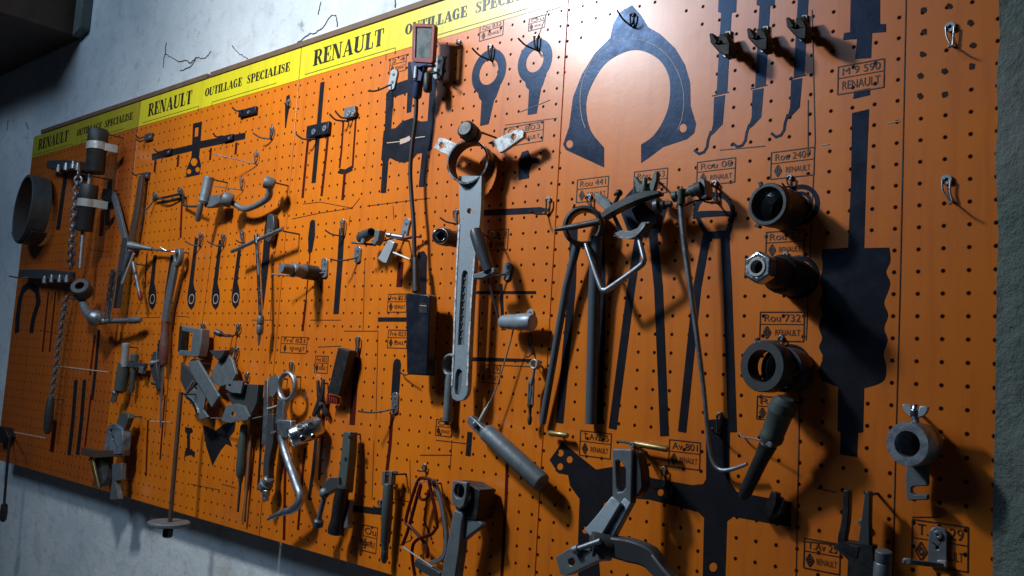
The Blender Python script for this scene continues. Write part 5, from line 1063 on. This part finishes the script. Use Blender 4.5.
m = MB(); m.tube([(97, 132, .066), (88.5, 186, .068), (83, 232, .070), (80, 268, .070)], 2.1, 12, 2); obj('rod', m, 'steel', t, 0)
m = MB(); m.flatbar([(104, 194, .012), (111, 196, .012), (110, 203, .012)], 4, .012); obj('back_lug', m, 'black', t, .001)
# --- chains
def chain(name, label, path, n, mat, w_, L, grp):
    t = thing(name, label, 'chain', P(*path[0]), grp)
    pts = [P(*q) for q in path]; pts, _ = smooth_path(pts, [1]*len(pts), 24)
    ln_ = [0]
    for i in range(1, len(pts)): ln_.append(ln_[-1]+(pts[i]-pts[i-1]).length)
    tot = ln_[-1]
    def atl(d):
        d = min(max(d, 0), tot-1e-6)
        for i in range(1, len(pts)):
            if ln_[i] >= d:
                f = (d-ln_[i-1])/max(1e-9, ln_[i]-ln_[i-1]); return pts[i-1].lerp(pts[i], f)
    for k in range(n):
        c = atl(tot*(k+.5)/n); d = (atl(tot*(k+.5)/n+.004)-atl(tot*(k+.5)/n-.004)).normalized()
        u0 = D(0, -1, 0); u0 = (u0-d*u0.dot(d)).normalized(); v0 = d.cross(u0)
        a = u0*math.cos(.6)+v0*math.sin(.6) if k % 2 else v0*math.cos(.6)-u0*math.sin(.6)
        loop = []
        for j in range(14):
            an = 2*PI*j/14; loop.append(c+d*(math.sin(an)*L*.62)+a*(math.cos(an)*w_))
        m = MB(); m.sweep(loop, w_*.34, 7, True); obj('link', m, mat, t, 0)
    return t
chain('hanging_chain', 'steel chain hanging loose in front of the two black rubber tubes', [(79, 172, .085), (77, 190, .085), (74.5, 215, .08), (72, 245, .07), (71, 268, .05)], 19, 'steel', .0085, .016, 'chains at the far left')
chain('long_chain', 'long dull chain hanging down the far left panel, under the dark ring', [(67, 296, .03), (61, 330, .03), (55.5, 370, .03), (50, 415, .03)], 26, 'iron', .0075, .013, 'chains at the far left')
t = thing('chain_end_weight', 'dark rough lump hanging at the end of the long dull chain', 'weight', P(49, 425, 0))
m = MB(); m.lathe((51, 396, .034), (47, 434, .030), [(0, 2), (.1, 3.6), (.5, 4.4), (.9, 3.8), (1, 2)], 12); obj('lump', m, 'dark', t, 0)
# --- rows of studs
for (pts, lab, xr) in ((((59, 170), (66.5, 168), (73.5, 166.5), (78, 168)), 'dark rail with four bright studs, upper one at the far left behind the hoop', (50, 82, 166, 170)), (((45, 281), (52, 280), (60, 280), (67, 280)), 'dark rail with four bright studs, lower one just above the plier silhouette', (22, 72, 275, 280))):
    t = thing('stud_rail', lab, 'rail', P(pts[1][0], pts[1][1], 0), 'stud rails at the far left')
    m = MB(); m.flatbar([(xr[0], xr[2]-1, .020), ((xr[0]+xr[1])/2, (xr[2]+xr[3])/2-3, .030), (xr[1], xr[3]-4, .034)], [4, 4.5, 4], .018); obj('rail', m, 'dark', t, .001)
    for (x, y) in pts:
        m = MB(); m.lathe((x, y-5, .044), (x-.6, y+3, .044), [(0, 1.6), (.3, 1.8), (.35, 2.6), (.9, 2.6), (1, 1.4)], 12); obj('stud', m, 'steel', t, 0)
m = MB(); m.tube([(9, 276, .09), (20, 278, .05), (28, 277, .03)], .7, 6, 3); obj('rail_wire', m, 'iron', t, 0)
# --- elbow with dark ring
t = thing('elbow_puller', 'dark ring on a bent pale tube with a ball joint and a threaded side bolt', 'puller', P(90, 300, 0))
c = P(79.5, 285.5, .075); s = S(80, 287, .07); ax = D(-.55, .62, -.50).normalized()
m = MB(); m.lathe(c, c+ax*.034, [(0, 4.4), (0, 8.6), (.1, 9.6), (.9, 9.6), (1, 8.6), (1, 4.4)], 28, False, s, True); obj('ring', m, 'dark', t, .0004)
m = MB(); m.tube([(82, 299, .055), (86, 311, .058), (93, 318, .060)], [3.8, 4.2, 4.8], 14, 3); obj('elbow_tube', m, 'cast', t, 0)
m = MB(); m.ball(P(95.5, 318, .062), 7.6*S(95, 318), 20, 14); obj('ball_joint', m, 'steel', t, 0)
m = MB(); m.lathe((100, 321.5, .050), (141, 320, .028), [(0, 2), (.02, 3.4), (.12, 3.4), (.14, 2.1)]+[(.16+.03*k, 2.1+.5*(k % 2)) for k in range(18)]+[(.72, 2.4), (.74, 3.4), (.9, 3.4), (1, 2)], 14); obj('threaded_bolt', m, 'iron', t, .0002)
for a, b_, r in (((112.5, 269.5), (104.8, 318), 1.5), ((116.3, 269, ), (109.5, 319), 2.4)):
    m = MB(); m.tube([(*a, .050), (*b_, .050)], r, 12); obj('upright_rod', m, 'chrome', t, 0)
# --- bars
t = thing('hanging_bar', 'long brown rusty flat bar hanging from a hook block, upper left', 'bar', P(135, 210, 0))
m = MB(); m.flatbar([(142, 176, .016), (137, 212, .020), (130.5, 246, .024)], [2.2, 2.7, 2.7], .008); obj('bar', m, 'rust', t, .001)
t = thing('dark_strip_bar', 'dark steel strip slanting down from behind the blue-grey hammer head', 'bar', P(120, 275, 0))
m = MB(); m.flatbar([(126.5, 238, .026), (121, 275, .030), (116, 308, .034)], [3.3, 3.4, 3.2], .008); obj('bar', m, 'dark', t, .001)
t = thing('slant_lever', 'thin grey lever slanting between the lower rubber tube and the brown hanging bar', 'lever', P(119, 220, 0))
m = MB(); m.flatbar([(113.5, 194, .014), (117, 206, .018), (122, 226, .022), (127, 246, .026)], [1.7, 2.1, 2, 1.9], .007, 2); obj('lever_arm', m, 'iron', t, .001)
t = thing('hammer_tool', 'blue-grey hammer-like tool with a bright white pin slanting down-left', 'hammer', P(136, 248, 0))
m = MB(); m.lathe((127.5, 245, .060), (152, 249, .020), [(0, 2.4), (.03, 4), (.2, 4.4), (.45, 3.4), (.6, 2.6), (1, 2.2)], 14); obj('head', m, 'cast', t, .0006)
m = MB(); m.tube([(134, 253.5, .060), (122.3, 283.5, .062)], 1.25, 10); obj('white_pin', m, 'white', t, 0)
m = MB(); m.tube([(131, 251, .046), (128, 260, .044), (126, 266, .04)], [3.2, 2.6, 2], 10); obj('socket_stub', m, 'iron', t, 0)
m = MB(); m.tube([(151, 249, .020), (160, 250, .018), (170, 251, .018)], 1.2, 8); obj('link_wire', m, 'steel', t, 0)
t = thing('red_tipped_rod', 'short dull rod with a dark red tip, hanging below the hammer-like tool', 'rod', P(137, 280, 0))
m = MB(); m.tube([(133, 262, .040), (137, 281, .036), (139.5, 293, .034)], [2, 1.9, 1.7], 10); obj('rod', m, 'iron', t, 0)
m = MB(); m.lathe((139.2, 291, .034), (141, 301, .032), [(0, 1.7), (.3, 2.4), (.8, 2.2), (1, .8)], 12); obj('tip', m, 'red', t, 0)
# --- caliper-like casting
t = thing('caliper_tool', 'blotched grey clamp casting with a sliding jaw, low at the left board edge', 'clamp', P(110, 450, 0))
m = MB(); m.prism([[(117, 420), (121, 412.5), (128, 414), (128.5, 418), (123.5, 431), (115, 429)]], .026, .040); obj('slide_plate', m, 'green', t, .001)
m = MB(); m.flatbar([(128, 417.5, .042), (123.5, 430, .042)], .6, .002); obj('bright_edge', m, 'steel', t, 0)
m = MB(); m.prism([[(108, 425), (114, 423.5), (122, 429), (123, 441), (121, 454), (104, 455), (105, 440)], circ(110.5, 431, 1.6), circ(113, 438, 1.4)], .026, .046); obj('casting', m, worn('blotched_grey_blue', (.20, .24, .28), (.05, .055, .07), .3, .5, 55, .9), t, .002)
m = MB(); m.flatbar([(84, 451, .050), (98, 454, .046), (127, 453, .034)], [3, 3.6, 2.8], .016); obj('jaw', m, 'rust', t, .001)
m = MB(); m.flatbar([(91, 457, .046), (94, 468, .046), (98.5, 488, .044)], [1.4, 1.4, 1], .005); obj('pointer', m, 'brass', t, .0006)
m = MB(); m.prism([[(94, 458), (108, 457), (107, 478), (101, 487), (97, 480)]], .022, .036); obj('lower_jaw', m, 'dark', t, .001)
m = MB(); m.prism([[(112, 464), (121.5, 463), (121, 480), (115, 481), (118.5, 499), (109.5, 500), (112, 480)]], .026, .038); obj('foot', m, 'iron', t, .001)
# --- left edge
t = thing('hanging_rod', 'thin dark rod hanging at the left edge of the wall below the board', 'rod', P(7, 480, -.05))
m = MB(); m.tube([(9.5, 440, .055), (6, 480, .055), (3.5, 514, .05)], [1.4, 1.3, 1.3], 10); obj('rod', m, 'black', t, 0)
m = MB(); m.lathe((4.6, 503, .052), (3, 522, .052), [(0, 1), (.1, 3.2), (.5, 3.6), (.9, 3), (1, 1)], 12); obj('hook_end', m, 'black', t, 0)
m = MB(); m.tube([(9.5, 440, .055), (10, 436, .03), (12, 434, -.002)], 1.0, 8, 3); obj('hanging_hook', m, 'black', t, 0)
t = thing('dark_clip_block', 'dark blurry block at the lower left corner of the board, above the hanging rod', 'block', P(6, 440, 0))
m = MB(); m.prism([[(-4, 426), (5, 428), (8, 437), (3, 443), (-4, 442)]], 0, .022); obj('block', m, 'black', t, .003)

# ---------------------------------------------------------------- every tool hangs on a peg of its own where none is seen
bpy.context.view_layer.update()
for t in [o for o in COL.objects if o.parent is None and o.type == 'EMPTY' and o.get('category') not in (None, 'hook', 'pegboard')]:
    best = None; far = -9
    for ch in t.children:
        cs = [ch.matrix_world @ v.co for v in ch.data.vertices]
        far = max(far, max(p.y for p in cs)); zt_ = max(p.z for p in cs)
        top = [p for p in cs if p.z > zt_-.012]
        pk = max(top, key=lambda p: p.y)
        ctr = sum((p for p in top), Vector((0, 0, 0)))/len(top)
        if best is None or zt_ > best[0]: best = (zt_, Vector((ctr.x, pk.y, ctr.z-.004)))
    if far < -.003:
        p = best[1]; m = MB(); m.sweep([p+Vector((0, -.002, 0)), Vector((p.x, -.0002, p.z))], .0017, 8); obj('hanging_peg', m, 'dark', t, 0)
